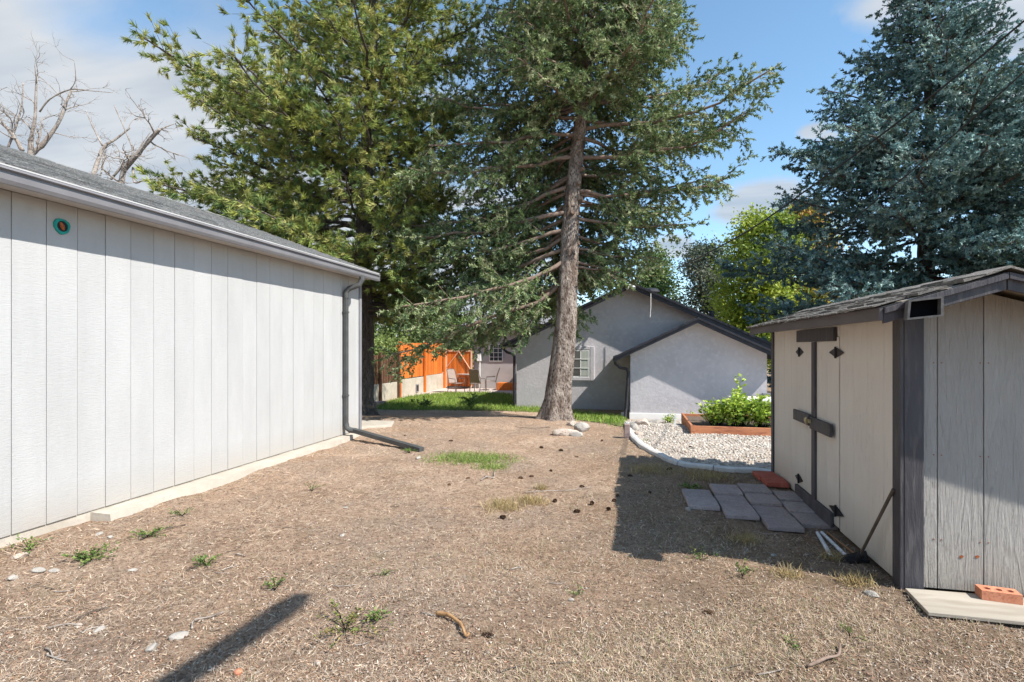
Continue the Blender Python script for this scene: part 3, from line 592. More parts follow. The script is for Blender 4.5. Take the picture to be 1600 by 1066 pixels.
# scraper tool leaning on the wall
hb = G(1342, 882); tw = wall_pt(1396, 765, SX - .03)
tool = empty('ice_scraper', hb, 'long-handled black iron scraper leaning against the shed wall beside its corner', 'scraper')
hb2 = hb + Vector((0, 0, .05))
MB().tube([hb2, tw], [.010, .011], 10).build('handle', M_handle, tool)
b = MB(); ax = (tw - hb2).normalized(); sd_ = Vector((.94, .3, .0)).normalized(); nn = ax.cross(sd_).normalized()
q0 = hb2 - ax * .04
b.prism([q0 - sd_ * .11 + nn * .03, q0 + sd_ * .10 + nn * .03 + Vector((0, 0, .03)), q0 + sd_ * .09 - ax * .06 - nn * .06 + Vector((0, 0, .02)), q0 - sd_ * .12 - ax * .06 - nn * .08], nn * .012 + Vector((0, 0, .01)))
b.tube([hb2 - ax * .06, hb2 + ax * .05], .022, 8)
b.beam(q0 - sd_ * .07, q0 + sd_ * .09, .03, .02); b.build('blade', M_iron, tool)

# edging
eg = empty('garden_edging', edge[4], 'curved pale concrete edging strip between the dirt yard and the white gravel', 'edging')
def catmull(P, n=5):
    out = []
    for i in range(len(P) - 1):
        p0 = P[max(i - 1, 0)]; p1 = P[i]; p2 = P[i + 1]; p3 = P[min(i + 2, len(P) - 1)]
        for k in range(n):
            t = k / n; out.append(.5 * ((2 * p1) + (-p0 + p2) * t + (2 * p0 - 5 * p1 + 4 * p2 - p3) * t * t + (-p0 + 3 * p1 - 3 * p2 + p3) * t ** 3))
    out.append(P[-1]); return out
ep = catmull(edge, 4); sg = 8
for s_ in range(0, len(ep) - 1, sg):
    seg = ep[s_:s_ + sg + 1]; b = MB()
    for k, p in enumerate(seg):
        t = (seg[min(k + 1, len(seg) - 1)] - seg[max(k - 1, 0)]); t.z = 0; t.normalize(); nv = Vector((-t.y, t.x, 0)); z = zgf(p.x, p.y)
        if k == 0: p = p + t * .006
        for o_, h_ in ((-.055, -.03), (-.05, .045), (-.02, .06), (.03, .058), (.055, .04), (.058, -.03)): b.v.append((p.x + nv.x * o_, p.y + nv.y * o_, z + h_))
    for k in range(len(seg) - 1):
        for q in range(5): a = 6 * k + q; b.f.append((a, a + 6, a + 7, a + 1))
    b.f += [tuple(range(6)), tuple(6 * (len(seg) - 1) + q for q in range(6))]
    b.build('edging_segment', M_edge, eg)

# gravel pebbles
ico = bmesh.new(); bmesh.ops.create_icosphere(ico, subdivisions=1, radius=1); IV = np.array([v.co[:] for v in ico.verts]); IF = np.array([[v.index for v in f.verts] for f in ico.faces]); ico.free()
def pebbles(name, xy, size, m, colors, parent=None, lift=.3):
    n = len(xy); nv = len(IV); s = size * RNG.uniform(.6, 1.35, (n, 1, 3)) * np.array([1, 1, .62]); base = IV[None] * (1 + RNG.uniform(-.22, .22, (n, nv, 1))) * s
    a = RNG.uniform(0, 2 * np.pi, n); ca, sa = np.cos(a)[:, None], np.sin(a)[:, None]
    V = np.stack([base[..., 0] * ca - base[..., 1] * sa, base[..., 0] * sa + base[..., 1] * ca, base[..., 2]], -1)
    z = zg(xy[:, 0], xy[:, 1]) + size * lift * RNG.uniform(.3, 1.7, n); V += np.stack([xy[:, 0], xy[:, 1], z], -1)[:, None]
    Fc = (IF[None] + (np.arange(n) * nv)[:, None, None]).reshape(-1, 3)
    c = np.array(colors)[RNG.integers(0, len(colors), n)] * RNG.uniform(.8, 1.15, (n, 1)); t = np.repeat(c, nv, 0)
    return npmesh(name, V, Fc, m, parent, t)
M_peb = mat('pebble', (.62, .61, .60), (.72, .71, .70), 60, .85, tint=True)
n = 30000; gx = RNG.uniform(-.3, 3.6, n); gy = RNG.uniform(6.7, 14.2, n); keep = inpoly(gx, gy, grav_poly) & ~((gx > 1.72) & (gy < 7.25)) & ~((gx > 1.15) & (gy > 10.3) & (gy < 12.1))
keep &= (gx < .34 * gy + .3) & (RNG.uniform(0, 1, n) < np.clip(1.35 - (gy - 7) * .12, .4, 1)); xy = np.stack([gx, gy], -1)[keep][:10500]
tag(pebbles('gravel', xy, .023, M_peb, [(.70, .64, .56), (.60, .55, .48), (.50, .44, .37), (.80, .76, .69), (.42, .38, .34), (.62, .52, .43)]), 'pale pinkish white pebble gravel behind the curved edging', 'gravel', kind='stuff')

# planter bed
pl = empty('planter_box', (2.3, 11.2, 0), 'redwood raised garden bed on the white gravel beside the shed', 'planter')
z0 = -.01
MB().box(1.135, 3.60, 10.28, 10.32, z0, .155).build('front_board', M_redwood, pl, bevel=.004)
MB().box(1.09, 1.13, 10.27, 12.2, z0 - .05, .160).build('side_board', M_redwood, pl, bevel=.004)
MB().box(1.135, 3.60, 12.16, 12.2, -.12, .15).build('back_board', M_redwood, pl, bevel=.004)
MB().box(3.605, 3.645, 10.27, 12.2, z0, .155).build('side_board', M_redwood, pl, bevel=.004)
MB().box(1.08, 1.16, 10.24, 10.275, z0, .17).build('corner_post', M_redwood, pl, bevel=.004)
MB().box(1.14, 3.60, 10.33, 12.15, -.1, .10).build('soil', mat('soil', (.10, .07, .05), (.16, .12, .09), 20, .95, .8, 50), pl)

# ------------------------------------------------------------------ FOLIAGE HELPERS
def leafcloud(P, D, size, aspect=.6, tilt=1.0):
    """two-triangle leaves at P pointing along D"""
    n = len(P); D = unit(D); Rr = RNG.normal(size=(n, 3)); S = unit(np.cross(D, Rr)); Nn = np.cross(S, D); sz = np.asarray(size).reshape(-1, 1) * RNG.uniform(.65, 1.3, (n, 1))
    a = P; b = P + D * sz * .5 + S * sz * aspect * .5 + Nn * sz * .08; c = P + D * sz; d = P + D * sz * .5 - S * sz * aspect * .5 + Nn * sz * .08
    V = np.stack([a, b, c, d], 1).reshape(-1, 3); i = np.arange(n)[:, None] * 4
    Fc = np.concatenate([i + np.array([0, 1, 2]), i + np.array([0, 2, 3])], 1).reshape(-1, 3); return V, Fc
def needles(P, D, Ln, n, nl, nw, angle, tints, spread=.2):
    N0 = len(P); D = unit(D); s = RNG.uniform(0, 1, (N0, n, 1)); B = P[:, None] + D[:, None] * Ln[:, None, None] * s
    Rr = RNG.normal(size=(N0, n, 3)); Pp = Rr - (Rr * D[:, None]).sum(-1, keepdims=True) * D[:, None]; Pp = unit(Pp)
    an = angle + RNG.normal(0, spread, (N0, n, 1)); nd = D[:, None] * np.cos(an) + Pp * np.sin(an)
    sd = unit(np.cross(nd, RNG.normal(size=nd.shape))) * nw * .5; ll = nl * RNG.uniform(.7, 1.25, (N0, n, 1))
    V = np.stack([B + sd, B - sd, B + nd * ll], 2).reshape(-1, 3); Fc = np.arange(len(V)).reshape(-1, 3)
    t = np.repeat(tints, n * 3, 0) * np.repeat(RNG.uniform(.85, 1.15, (N0 * n, 1)), 3, 0); return V, Fc, t
def tubes_np(paths, rads, n=4):
    b = MB()
    for p, r_ in zip(paths, rads): b.tube(p, r_, n, cap=False)
    return b
CRT = np.array([CT, ST, 0.0]); CFW = np.array([-ST, CT, 0.0])
def conifer(name, base, top, trunk_r, label, h0, h1, profile, nprim, style, mats, tintc, sec_sp=.2, twig_sp=.11, nn=20, nl=.045, nw=.011, twig_len=.17, tilt=lambda h, c, f: (-.15, .12), skip=None, group=None, sec_ratio=.33, seed=1, bark_knots=0, leader=None, hang=.0, secmax=1.3, nang=.9, foliage_start=.16, plane=.35, fuzz=.35, hcut=10.6):
    global RNG
    RNG = np.random.default_rng(seed); random.seed(seed)
    base = np.array(base, float); top = np.array(top, float); H = top[2] - base[2]
    tr = empty(name, tuple(base), label, 'tree', group)
    tp = lambda h: base + (top - base) * (h / H) + np.array([.05 * math.sin(h * .9), .04 * math.sin(h * 1.3 + 1), 0]) * min(1, h / 2)
    # trunk with flare and bark ridges
    hs = np.concatenate([np.array([-.15, 0, .08, .18, .32, .5, .75]), np.arange(1.0, H, .22)]); b = MB(); n = 36
    ridge = [random.uniform(0, 6.28) for _ in range(5)]
    for h in hs:
        p = tp(max(h, 0)); r_ = trunk_r * (1 - max(h, 0) / H) ** 1.1 * (1 + .42 * math.exp(-max(h, 0) / .2) + .15 * math.exp(-max(h, 0) / .8)) + .01
        for q in range(n):
            a = 2 * math.pi * q / n; rr = r_ * (1 + .05 * math.sin(3 * a + ridge[0]) + (.22 * math.exp(-max(h, 0) / .25)) * math.sin(5 * a + ridge[1]) + .035 * math.sin(11 * a + h * 2) + random.uniform(-.045, .045))
            b.v.append((p[0] + rr * math.cos(a), p[1] + rr * math.sin(a), base[2] + h))
    for k in range(len(hs) - 1):
        for q in range(n): a = k * n + q; c_ = k * n + (q + 1) % n; b.f.append((a, c_, c_ + n, a + n))
    trunk = b.build('trunk', mats[0], tr, smooth=True)
    PP = []; DD = []; LL = []; paths = []; rads = []; spaths = []; srads = []
    k = 0
    for i in range(nprim):
        u = (i + random.random() * .8) / nprim; h = h0 + (h1 - h0) * (u ** 1.3 if style != 'whorl' else (math.floor(u * style_n(nprim)) + random.uniform(-.14, .14)) / style_n(nprim))
        if style != 'whorl': h = min(max(h + random.uniform(-.3, .3), h0), h1)
        az = i * 2.39996 + random.uniform(-.3, .3); dirh = np.array([math.cos(az), math.sin(az), 0.0]); c = float(dirh @ CRT); f = float(-(dirh @ CFW))
        if skip and skip(h, c, f): continue
        Lp = profile(h, c, f) * random.uniform(.78, 1.08)
        if Lp < .25: continue
        rise, up = tilt(h, c, f); rise += random.uniform(-.08, .08); S = np.linspace(0, 1, 9); side = np.array([-dirh[1], dirh[0], 0]); bend = random.uniform(-.12, .12)
        path = tp(h + 0) + np.outer(S * Lp, dirh) + np.outer(bend * Lp * S ** 2, side); path[:, 2] += Lp * (rise * S + up * S ** 2.5) + .0
        path += np.cumsum(RNG.normal(0, .018 * Lp, path.shape) * np.array([1, 1, .7]), 0) * (S[:, None] > 0)
        paths.append([tuple(p) for p in path]); r0 = .008 * Lp + .014; rads.append([r0 * (1 - .8 * s) + .006 for s in S])
        ns = max(3, int(Lp / (sec_sp * (1.9 if h > hcut else 1)))); sgn = 1
        for j in range(ns * 2):
            s = foliage_start + (1 - foliage_start) * (j + random.random()) / (ns * 2); x = s * 8; a0 = min(int(x), 7); fr = x - a0
            p = path[a0] * (1 - fr) + path[a0 + 1] * fr; tg = path[a0 + 1] - path[a0]; tg /= np.linalg.norm(tg); sgn = -sgn
            sv = np.cross(tg, [0, 0, 1]); sv /= np.linalg.norm(sv) + 1e-6
            Ls = min(secmax, sec_ratio * Lp * (1 - .72 * s) + .28) * random.uniform(.7, 1.15)
            d = tg * .62 + sv * sgn * .75 + np.array([0, 0, random.uniform(-plane, plane) - hang]); d /= np.linalg.norm(d)
            e = p + d * Ls; mid = p + d * Ls * .5 + np.array([0, 0, -.04 * Ls])
            e[2] += Ls * (.12 - hang * .5)
            spaths.append([tuple(p), tuple(e)]); srads.append([.007, .003])
            nt_ = max(2, int(Ls / twig_sp)); q = (np.arange(nt_) + RNG.uniform(0, 1, nt_)) / nt_; 
            pos_ = np.where(q[:, None] < .5, p + (mid - p) * (q[:, None] * 2), mid + (e - mid) * (q[:, None] * 2 - 1))
            sg_ = np.where(np.arange(nt_) % 2, 1, -1)[:, None]; sv2 = np.cross(d, [0, 0, 1]); sv2 /= np.linalg.norm(sv2) + 1e-6
            pos_ = pos_ + RNG.normal(0, .02, (nt_, 3)); dd = d * .7 + sv2 * sg_ * .45 + RNG.normal(0, fuzz, (nt_, 3)) + np.array([0, 0, -hang]); PP.append(pos_); DD.append(dd); LL.append(twig_len * RNG.uniform(.6, 1.3, nt_) * (1.15 - .45 * q))
    if leader: 
        for h in np.arange(leader[0], leader[1], .1): PP.append(tp(h)[None]); DD.append(np.array([[random.uniform(-1, 1), random.uniform(-1, 1), 1.2]])); LL.append(np.array([.25]))
    P = np.concatenate(PP); D = np.concatenate(DD); Ls = np.concatenate(LL)
    tc = np.array(tintc); ti = tc[RNG.integers(0, len(tc), len(P))] * RNG.uniform(.8, 1.2, (len(P), 1))
    V, Fc, t = needles(P, D, Ls, nn, nl, nw, nang, ti)
    cr = npmesh('crown', V, Fc, mats[2], tr, t)
    tubes_np(paths, rads, 7).build('limbs', mats[1], tr, smooth=True)
    tubes_np(spaths, srads, 3).build('branchlets', mats[1], tr)
    return tr, len(V) // 3
def style_n(n): return max(6, n // 10)

# ------------------------------------------------------------------ TREES
M_fir = mat('fir_needles', (.9, .9, .9), (1, 1, 1), 2, .6, tint=True, transl=.22, spec=.08)
bt = G(868, 655)
wt = lambda px, py: W(px, py, 12.65)
topc = wt(950, 540); top = Vector((topc.x, topc.y, 14.5)); basec = Vector((bt.x, bt.y, zgf(bt.x, bt.y) - .05))
def prof_fir(h, c, f):
    rt = np.interp(h, [2.5, 3.5, 4.5, 5.5, 6.3, 7.0, 7.8, 8.6, 10, 12, 14.5], [1.3, 1.9, 2.9, 3.8, 4.2, 3.8, 2.3, 1.75, 1.7, 1.3, .2])
    lf = np.interp(h, [2.5, 3.5, 5.5, 7.0, 8.5, 10, 12, 14.5], [3.4, 4.4, 3.9, 3.4, 2.9, 2.6, 1.9, .2])
    md = np.interp(h, [2.5, 4, 7, 10, 14], [2.2, 2.8, 3.0, 2.6, .3])
    k = abs(c); sidev = rt if c > 0 else lf
    return md * (1 - k ** 1.5) + sidev * k ** 1.5
def tilt_fir(h, c, f):
    if c > 0: return (np.interp(h, [3, 5, 7.5, 9], [-.24, -.10, .0, .15]), np.interp(h, [3, 5, 7, 9], [.0, .2, .24, .1]))
    return (np.interp(h, [3, 4.5, 7, 9], [-.48, -.30, -.14, .08]), .10)
fir, n1_ = conifer('fir_tree', basec, top, .262, 'tall dark green fir tree with bare lower trunk standing before the grey house', 3.2, 14.0, prof_fir, 215, 'spiral', (M_bark1, M_limb, M_fir),
    [(.20, .27, .11), (.165, .235, .10), (.27, .33, .165), (.12, .18, .085), (.36, .40, .23)], sec_sp=.185, twig_sp=.115, nn=23, nl=.072, nw=.034, twig_len=.28, tilt=tilt_fir,
    skip=lambda h, c, f: (h < 6.7 and f > .35) or (h < 4.4 and f > .2 and c > .0), seed=11, hang=.22, sec_ratio=.30, plane=.85, fuzz=.32)
# pruned branch stubs and bare limbs on the trunk
rs = random.Random(5)
def trunk_pt(h): q = (h - basec.z) / (top.z - basec.z); return basec + (top - basec) * q
for k in range(17):
    h = 2.2 + k * .34; az = rs.uniform(-2.6, -.2); p = trunk_pt(h); r_ = .262 * (1 - h / 14.5) ** 1.1; d = Vector((math.cos(az), math.sin(az), .1)); 
    MB().tube([p + d * r_ * .6, p + d * (r_ + .035)], [.055, .042], 9, jit=.12).build('branch_stub', M_limb, fir)
# pine
M_pine = mat('pine_needles', (.9, .9, .9), (1, 1, 1), 2, .5, tint=True, transl=.22, spec=.15)
pb = W(560, 622, 13.6); pb.z = zgf(pb.x, pb.y) - .05; pt_ = W(590, 500, 13.6)
def prof_pine(h, c, f):
    lf = np.interp(h, [3, 4.5, 6, 7.5, 9, 10.4, 12, 14], [3.4, 4.2, 4.5, 4.4, 3.1, 2.1, 1.6, .6]); rt = np.interp(h, [3, 6, 9, 12, 14], [2.4, 3.0, 3.0, 2.2, .5])
    md = np.interp(h, [3, 8, 10, 14], [3.4, 3.2, 2.2, .6]); k = abs(c); return (md * (1 - k) + (lf if c < 0 else rt) * k) * (.78 if h > 8.3 and c < .3 else 1)
pine, n2_ = conifer('pine_tree', pb, (pt_.x, pt_.y, 14.6), .30, 'large yellow-green pine tree with long needles rising behind the garage corner', 2.7, 14.2, prof_pine, 215, 'spiral', (M_bark2, M_bark2, M_pine),
    [(.34, .37, .09), (.23, .30, .085), (.43, .43, .15), (.15, .22, .08), (.29, .34, .10)], sec_sp=.26, twig_sp=.14, nn=28, nl=.14, nw=.023, twig_len=.13, tilt=lambda h, c, f: (np.interp(h, [3, 6, 10, 14], [-.14, .05, .28, .6]), .14), seed=23, sec_ratio=.30, plane=.55, nang=.62, foliage_start=.28,
    skip=lambda h, c, f: f > .75 and h < 3.3)
# blue spruces
M_blue = mat('blue_spruce_needles', (.9, .9, .9), (1, 1, 1), 2, .6, tint=True, transl=.06, spec=.1)
sb = W(1450, 640, 17.0); sb.z = -.3; st_ = W(1452, 500, 17.0)
bl = [(.15, .26, .26), (.21, .34, .33), (.09, .17, .165), (.33, .46, .43), (.12, .18, .14)]
def prof_sp(top_h, kf, lo=4.4):
    def f_(h, c, f): return min(lo, (top_h - h) * kf) * (1 + .10 * math.sin(h * 5.1))
    return f_
spr, n3_ = conifer('blue_spruce', (sb.x, sb.y, sb.z), (st_.x, st_.y, 16.5), .3, 'tall blue spruce tree with tiered silvery branches directly behind the shed roof', 1.6, 16.0, lambda h, c, f: float(np.interp(h, [1, 7, 8.4, 9.0, 10, 11.7, 13, 16.5], [5.0, 4.6, 4.3, 3.3, 2.4, 1.55, .95, .2])) * (1 + .17 * math.sin(h * 4.1)), 270, 'whorl', (M_bark2, M_bark2, M_blue), bl,
    sec_sp=.27, twig_sp=.135, nn=22, nl=.092, nw=.055, twig_len=.30, hcut=13.2, tilt=lambda h, c, f: (np.interp(h, [1, 8, 16], [-.26, -.12, .25]), .16), seed=31, sec_ratio=.32, plane=.5, nang=.95,
    skip=lambda h, c, f: f < -.5 and h < 11)
sb2 = W(1625, 640, 19); st2 = W(1625, 500, 19)
spr2, n4_ = conifer('blue_spruce', (sb2.x, sb2.y, -.3), (st2.x, st2.y, 12.0), .2, 'shorter blue spruce at the right edge of the photo, with browner inner branches', 2.0, 11.8, prof_sp(12.2, .62, 4.0), 130, 'whorl', (M_bark2, M_bark2, M_blue), [(.17, .22, .19), (.20, .26, .24), (.13, .18, .15), (.22, .19, .11)],
    sec_sp=.30, twig_sp=.15, nn=20, nl=.095, nw=.055, twig_len=.32, hcut=13, tilt=lambda h, c, f: (np.interp(h, [1, 8, 12], [-.2, -.08, .25]), .18), seed=37, sec_ratio=.34, plane=.5, nang=.95, skip=lambda h, c, f: f < -.4)
print('needle tris', n1_, n2_, n3_, n4_)

def leaf_tree(name, base, H, Rr, label, mleaf, mbark, nclump, nleaf, lsize, tintc, seed, clump=.45, trunk_r=.16, low=.25, shape='round', group=None, extra=None):
    rg = np.random.default_rng(seed); rd = random.Random(seed)
    base = np.array(base, float); tr = empty(name, tuple(base), label, 'tree', group)
    b = MB(); b.tube([tuple(base), tuple(base + [.05, 0, H * .35]), tuple(base + [.1, .05, H * .7]), tuple(base + [0, .1, H * .92])], [trunk_r, trunk_r * .8, trunk_r * .45, .03], 9, jit=.06); b.build('trunk', mbark, tr, smooth=True)
    C = []; lb = MB()
    for i in range(nclump):
        u = rd.random(); h = low + (1 - low) * u; az = rd.uniform(0, 6.283)
        if shape == 'round': rr = Rr * math.sqrt(max(.02, 1 - ((h - .55) / .47) ** 2))
        else: rr = Rr * min(1, (1.03 - h) * 1.5)
        rr *= rd.uniform(.35, 1.05) * (1 + .22 * math.sin(az * 3 + h * 9)); c = base + np.array([math.cos(az) * rr, math.sin(az) * rr, h * H]); C.append(c)
        if i % 3 == 0:
            s = base + np.array([.05, .03, max(.15, h - .22) * H]); lb.tube([tuple(s), tuple((s + c) / 2 + [0, 0, .1]), tuple(c)], [trunk_r * .28, trunk_r * .16, .008], 4, cap=False)
    lb.build('limbs', mbark, tr)
    C = np.array(C); idx = rg.integers(0, nclump, nleaf); off = rg.normal(0, clump, (nleaf, 3)) * np.array([1, 1, .65]); P = C[idx] + off
    D = rg.normal(size=(nleaf, 3)) + np.array([0, 0, -.2]); V, Fc = leafcloud(P, D, np.full(nleaf, lsize)); tc = np.array(tintc)
    ct = tc[rg.integers(0, len(tc), nclump)][idx] * rg.uniform(.75, 1.25, (nleaf, 1))
    if extra: ct = extra(P, ct, rg)
    npmesh('crown', V, Fc, mleaf, tr, np.repeat(ct, 4, 0)); return tr
M_leaf = mat('broad_leaves', (.92, .92, .92), (1, 1, 1), 2, .5, tint=True, transl=.3, spec=.3)
M_gbark = mat('grey_bark', (.14, .12, .10), (.22, .19, .165), 9, .9, .8, 20, (1, 1, .3))
def dist_tree(px, top_y, t, Rpx, **k):
    b_ = W(px, 600, t); H = (HOR - top_y) / F * t + CAMZ + .4; return dict(base=(b_.x, b_.y, -.4), H=H, Rr=Rpx / F * t, **k)
def fall(P, ct, rg):
    m_ = (np.sin(P[:, 0] * 1.1 + P[:, 2] * .9 + 2) + rg.normal(0, .5, len(P)) + (P[:, 0] - P[:, 0].mean()) * .35) > 1.0
    ct[m_] = np.array([.42, .26, .05]) * rg.uniform(.7, 1.2, (m_.sum(), 1)); return ct
leaf_tree('ash_tree', **dist_tree(1192, 335, 27, 54), label='yellow-green leafy tree beyond the grey house roof', mleaf=M_leaf, mbark=M_gbark, nclump=170, nleaf=38000, lsize=.17, tintc=[(.34, .42, .05), (.42, .47, .07), (.26, .35, .045), (.17, .25, .035)], seed=3, clump=.42, low=.15)
leaf_tree('maple_tree', **dist_tree(1255, 326, 30, 44), label='leafy tree turning orange and yellow between the ash tree and blue spruce', mleaf=M_leaf, mbark=M_gbark, nclump=110, nleaf=22000, lsize=.18, tintc=[(.36, .28, .05), (.42, .25, .06), (.28, .30, .05), (.40, .16, .07), (.20, .24, .05)], seed=4, clump=.42, low=.15)
leaf_tree('distant_pine', **dist_tree(1102, 388, 33, 40), label='thin grey-green pine with open crown behind the house roof', mleaf=M_leaf, mbark=M_gbark, nclump=70, nleaf=14000, lsize=.17, tintc=[(.09, .12, .08), (.12, .15, .10), (.16, .18, .13)], seed=5, clump=.42, low=.35, trunk_r=.2)
leaf_tree('distant_pine', **dist_tree(1022, 396, 36, 52), label='bushy mid-green pine showing above the peak of the grey house', mleaf=M_leaf, mbark=M_gbark, nclump=70, nleaf=15000, lsize=.18, tintc=[(.12, .20, .05), (.09, .16, .05), (.17, .24, .07)], seed=6, clump=.5, low=.2, shape='cone')
leaf_tree('shade_tree', **dist_tree(640, 470, 34, 110), label='dense green leafy tree beyond the orange fence', mleaf=M_leaf, mbark=M_gbark, nclump=90, nleaf=14000, lsize=.24, tintc=[(.10, .15, .04), (.14, .19, .05), (.08, .12, .035)], seed=8, clump=.7, low=.1)
leaf_tree('shade_tree', **dist_tree(600, 540, 26, 40), label='low bright green tree just behind the brown picket fence', mleaf=M_leaf, mbark=M_gbark, nclump=60, nleaf=9000, lsize=.16, tintc=[(.20, .27, .07), (.16, .22, .06), (.26, .31, .10)], seed=9, clump=.45, low=.1)
leaf_tree('shade_tree', **dist_tree(722, 505, 36, 30), label='small green tree showing above the orange gate', mleaf=M_leaf, mbark=M_gbark, nclump=50, nleaf=7000, lsize=.2, tintc=[(.14, .22, .05), (.18, .26, .06)], seed=10, clump=.5, low=.1)
leaf_tree('shade_tree', **dist_tree(1330, 420, 30, 110), label='dark green leafy tree low behind the blue spruce', mleaf=M_leaf, mbark=M_gbark, nclump=60, nleaf=9000, lsize=.24, tintc=[(.08, .12, .04), (.11, .15, .05)], seed=12, clump=.6, low=.1)

# bare trees behind the garage
def bare_tree(label, mains, seed, t):
    rd = random.Random(seed); root = W(mains[0][0][0][0], 545, t); root.z = 0
    tr = empty('bare_tree', root, label, 'tree', 'bare trees behind the garage'); b = MB(); tw_ = MB()
    def twigs(p, d, L_, r_, lev):
        pts = [p]; q = p.copy(); dd = d.copy()
        for k in range(5): dd = (dd + Vector([rd.gauss(0, .25) for _ in range(3)])).normalized(); q = q + dd * L_ / 5; pts.append(q.copy())
        (tw_).tube(pts, [r_ * (1 - k / 6.5) for k in range(6)], 4, cap=False)
        if lev < 2:
            for k in range(3 if lev else 4): i = rd.randint(1, 5); twigs(pts[i], (dd + Vector([rd.gauss(0, .8), rd.gauss(0, .8), rd.gauss(.15, .6)])).normalized(), L_ * rd.uniform(.4, .7), r_ * .5, lev + 1)
    for path, r0, r1 in mains:
        dpt = 0; pts = []
        off = [rd.uniform(-.5, .5) for _ in range(2)]
        for k, (px, py) in enumerate(path): u = k / max(1, len(path) - 1); pts.append(W(px, py, t + off[0] * u))
        cp = catmull(pts, 4); n = len(cp); b.tube(cp, [.72 * (r0 + (r1 - r0) * k / (n - 1)) * rd.uniform(.88, 1.12) for k in range(n)], 8, jit=.12)
        for k in range(2, n):
            if rd.random() < .42: d = (cp[k] - cp[k - 1]).normalized(); twigs(cp[k], (d + Vector([rd.gauss(0, .7), rd.gauss(0, .7), rd.gauss(0, .7)])).normalized(), rd.uniform(.3, .95), r1 * .42 + .004, 0)
    b.build('trunk', M_deadlimb, tr, smooth=True); tag(tw_.build('twigs', M_deadlimb, tr, smooth=True), kind='stuff')
bare_tree('pale bare birch-like tree with upright dead limbs behind the left end of the garage roof',
    [([(50, 545), (50, 400), (48, 240), (49, 215), (55, 180), (57, 120)], .13, .03), ([(50, 240), (70, 222), (92, 190), (104, 160), (112, 140)], .10, .03), ([(62, 175), (78, 155), (110, 140), (140, 142), (176, 145)], .035, .008), ([(110, 140), (118, 125), (116, 95)], .02, .006),
     ([(12, 232), (24, 200), (34, 165), (36, 130)], .05, .02), ([(50, 205), (38, 190), (22, 178), (0, 165)], .03, .01), ([(35, 236), (20, 210), (2, 192)], .07, .05), ([(58, 226), (64, 205), (66, 184)], .04, .02)], 3, 15)
bare_tree('twisted grey bare tree with broken limbs showing above the middle of the garage roof',
    [([(190, 545), (188, 400), (190, 285), (200, 258), (216, 240), (238, 214), (250, 202)], .13, .06), ([(145, 275), (152, 255), (162, 230), (180, 218), (203, 200)], .09, .03), ([(160, 228), (146, 200), (134, 172)], .035, .012), ([(206, 250), (206, 230), (196, 205), (178, 164)], .03, .014),
     ([(208, 262), (210, 285), (225, 282), (248, 279)], .045, .015), ([(172, 282), (190, 260), (194, 250)], .05, .03), ([(163, 240), (160, 262), (157, 275)], .04, .02), ([(214, 240), (222, 225), (236, 205)], .03, .01)], 4, 15)

# ------------------------------------------------------------------ HOUSE
hs_ = empty('house', (0, 20, -.4), 'grey stucco house with black-edged gable roofs at the far end of the yard', 'house')
MZ = 3.63; MS = .47; HB = -.45
def mz(x): return MZ - MS * abs(x)
b = MB(); b.prism([(-3.7, 17.3, HB), (3.7, 17.3, HB), (3.7, 17.3, mz(3.7) - .12), (0, 17.3, MZ - .12), (-3.7, 17.3, mz(3.7) - .12)], (0, 9.0, 0)); b.build('wall', M_stucco, hs_)
for sgn, nm in ((-1, 'roof'), (1, 'roof')):
    b = MB(); b.prism([(0, 16.86, MZ), (sgn * 4.1, 16.86, mz(4.1)), (sgn * 4.1, 16.86, mz(4.1) - .10), (0, 16.86, MZ - .10)], (0, 9.9, 0)); b.build(nm, M_darkroof, hs_)
    b = MB(); b.prism([(0, 16.82, MZ - .012), (sgn * 4.12, 16.82, mz(4.12) - .012), (sgn * 4.12, 16.82, mz(4.12) - .20), (0, 16.82, MZ - .20)], (0, .036, 0)); b.build('rake_board', M_trimdk, hs_)
    b = MB(); b.prism([(0, 16.79, MZ - .0), (sgn * 4.13, 16.79, mz(4.13) - .0), (sgn * 4.13, 16.79, mz(4.13) - .07), (0, 16.79, MZ - .07)], (0, .028, 0)); b.build('rake_trim', M_trimdk, hs_)
    b = MB(); b.prism([(sgn * .0, 16.88, MZ - .102), (sgn * 4.05, 16.88, mz(4.05) - .102), (sgn * 4.05, 16.88, mz(4.05) - .115), (0, 16.88, MZ - .115)], (0, .41, 0)); b.build('soffit', M_stuccow, hs_)
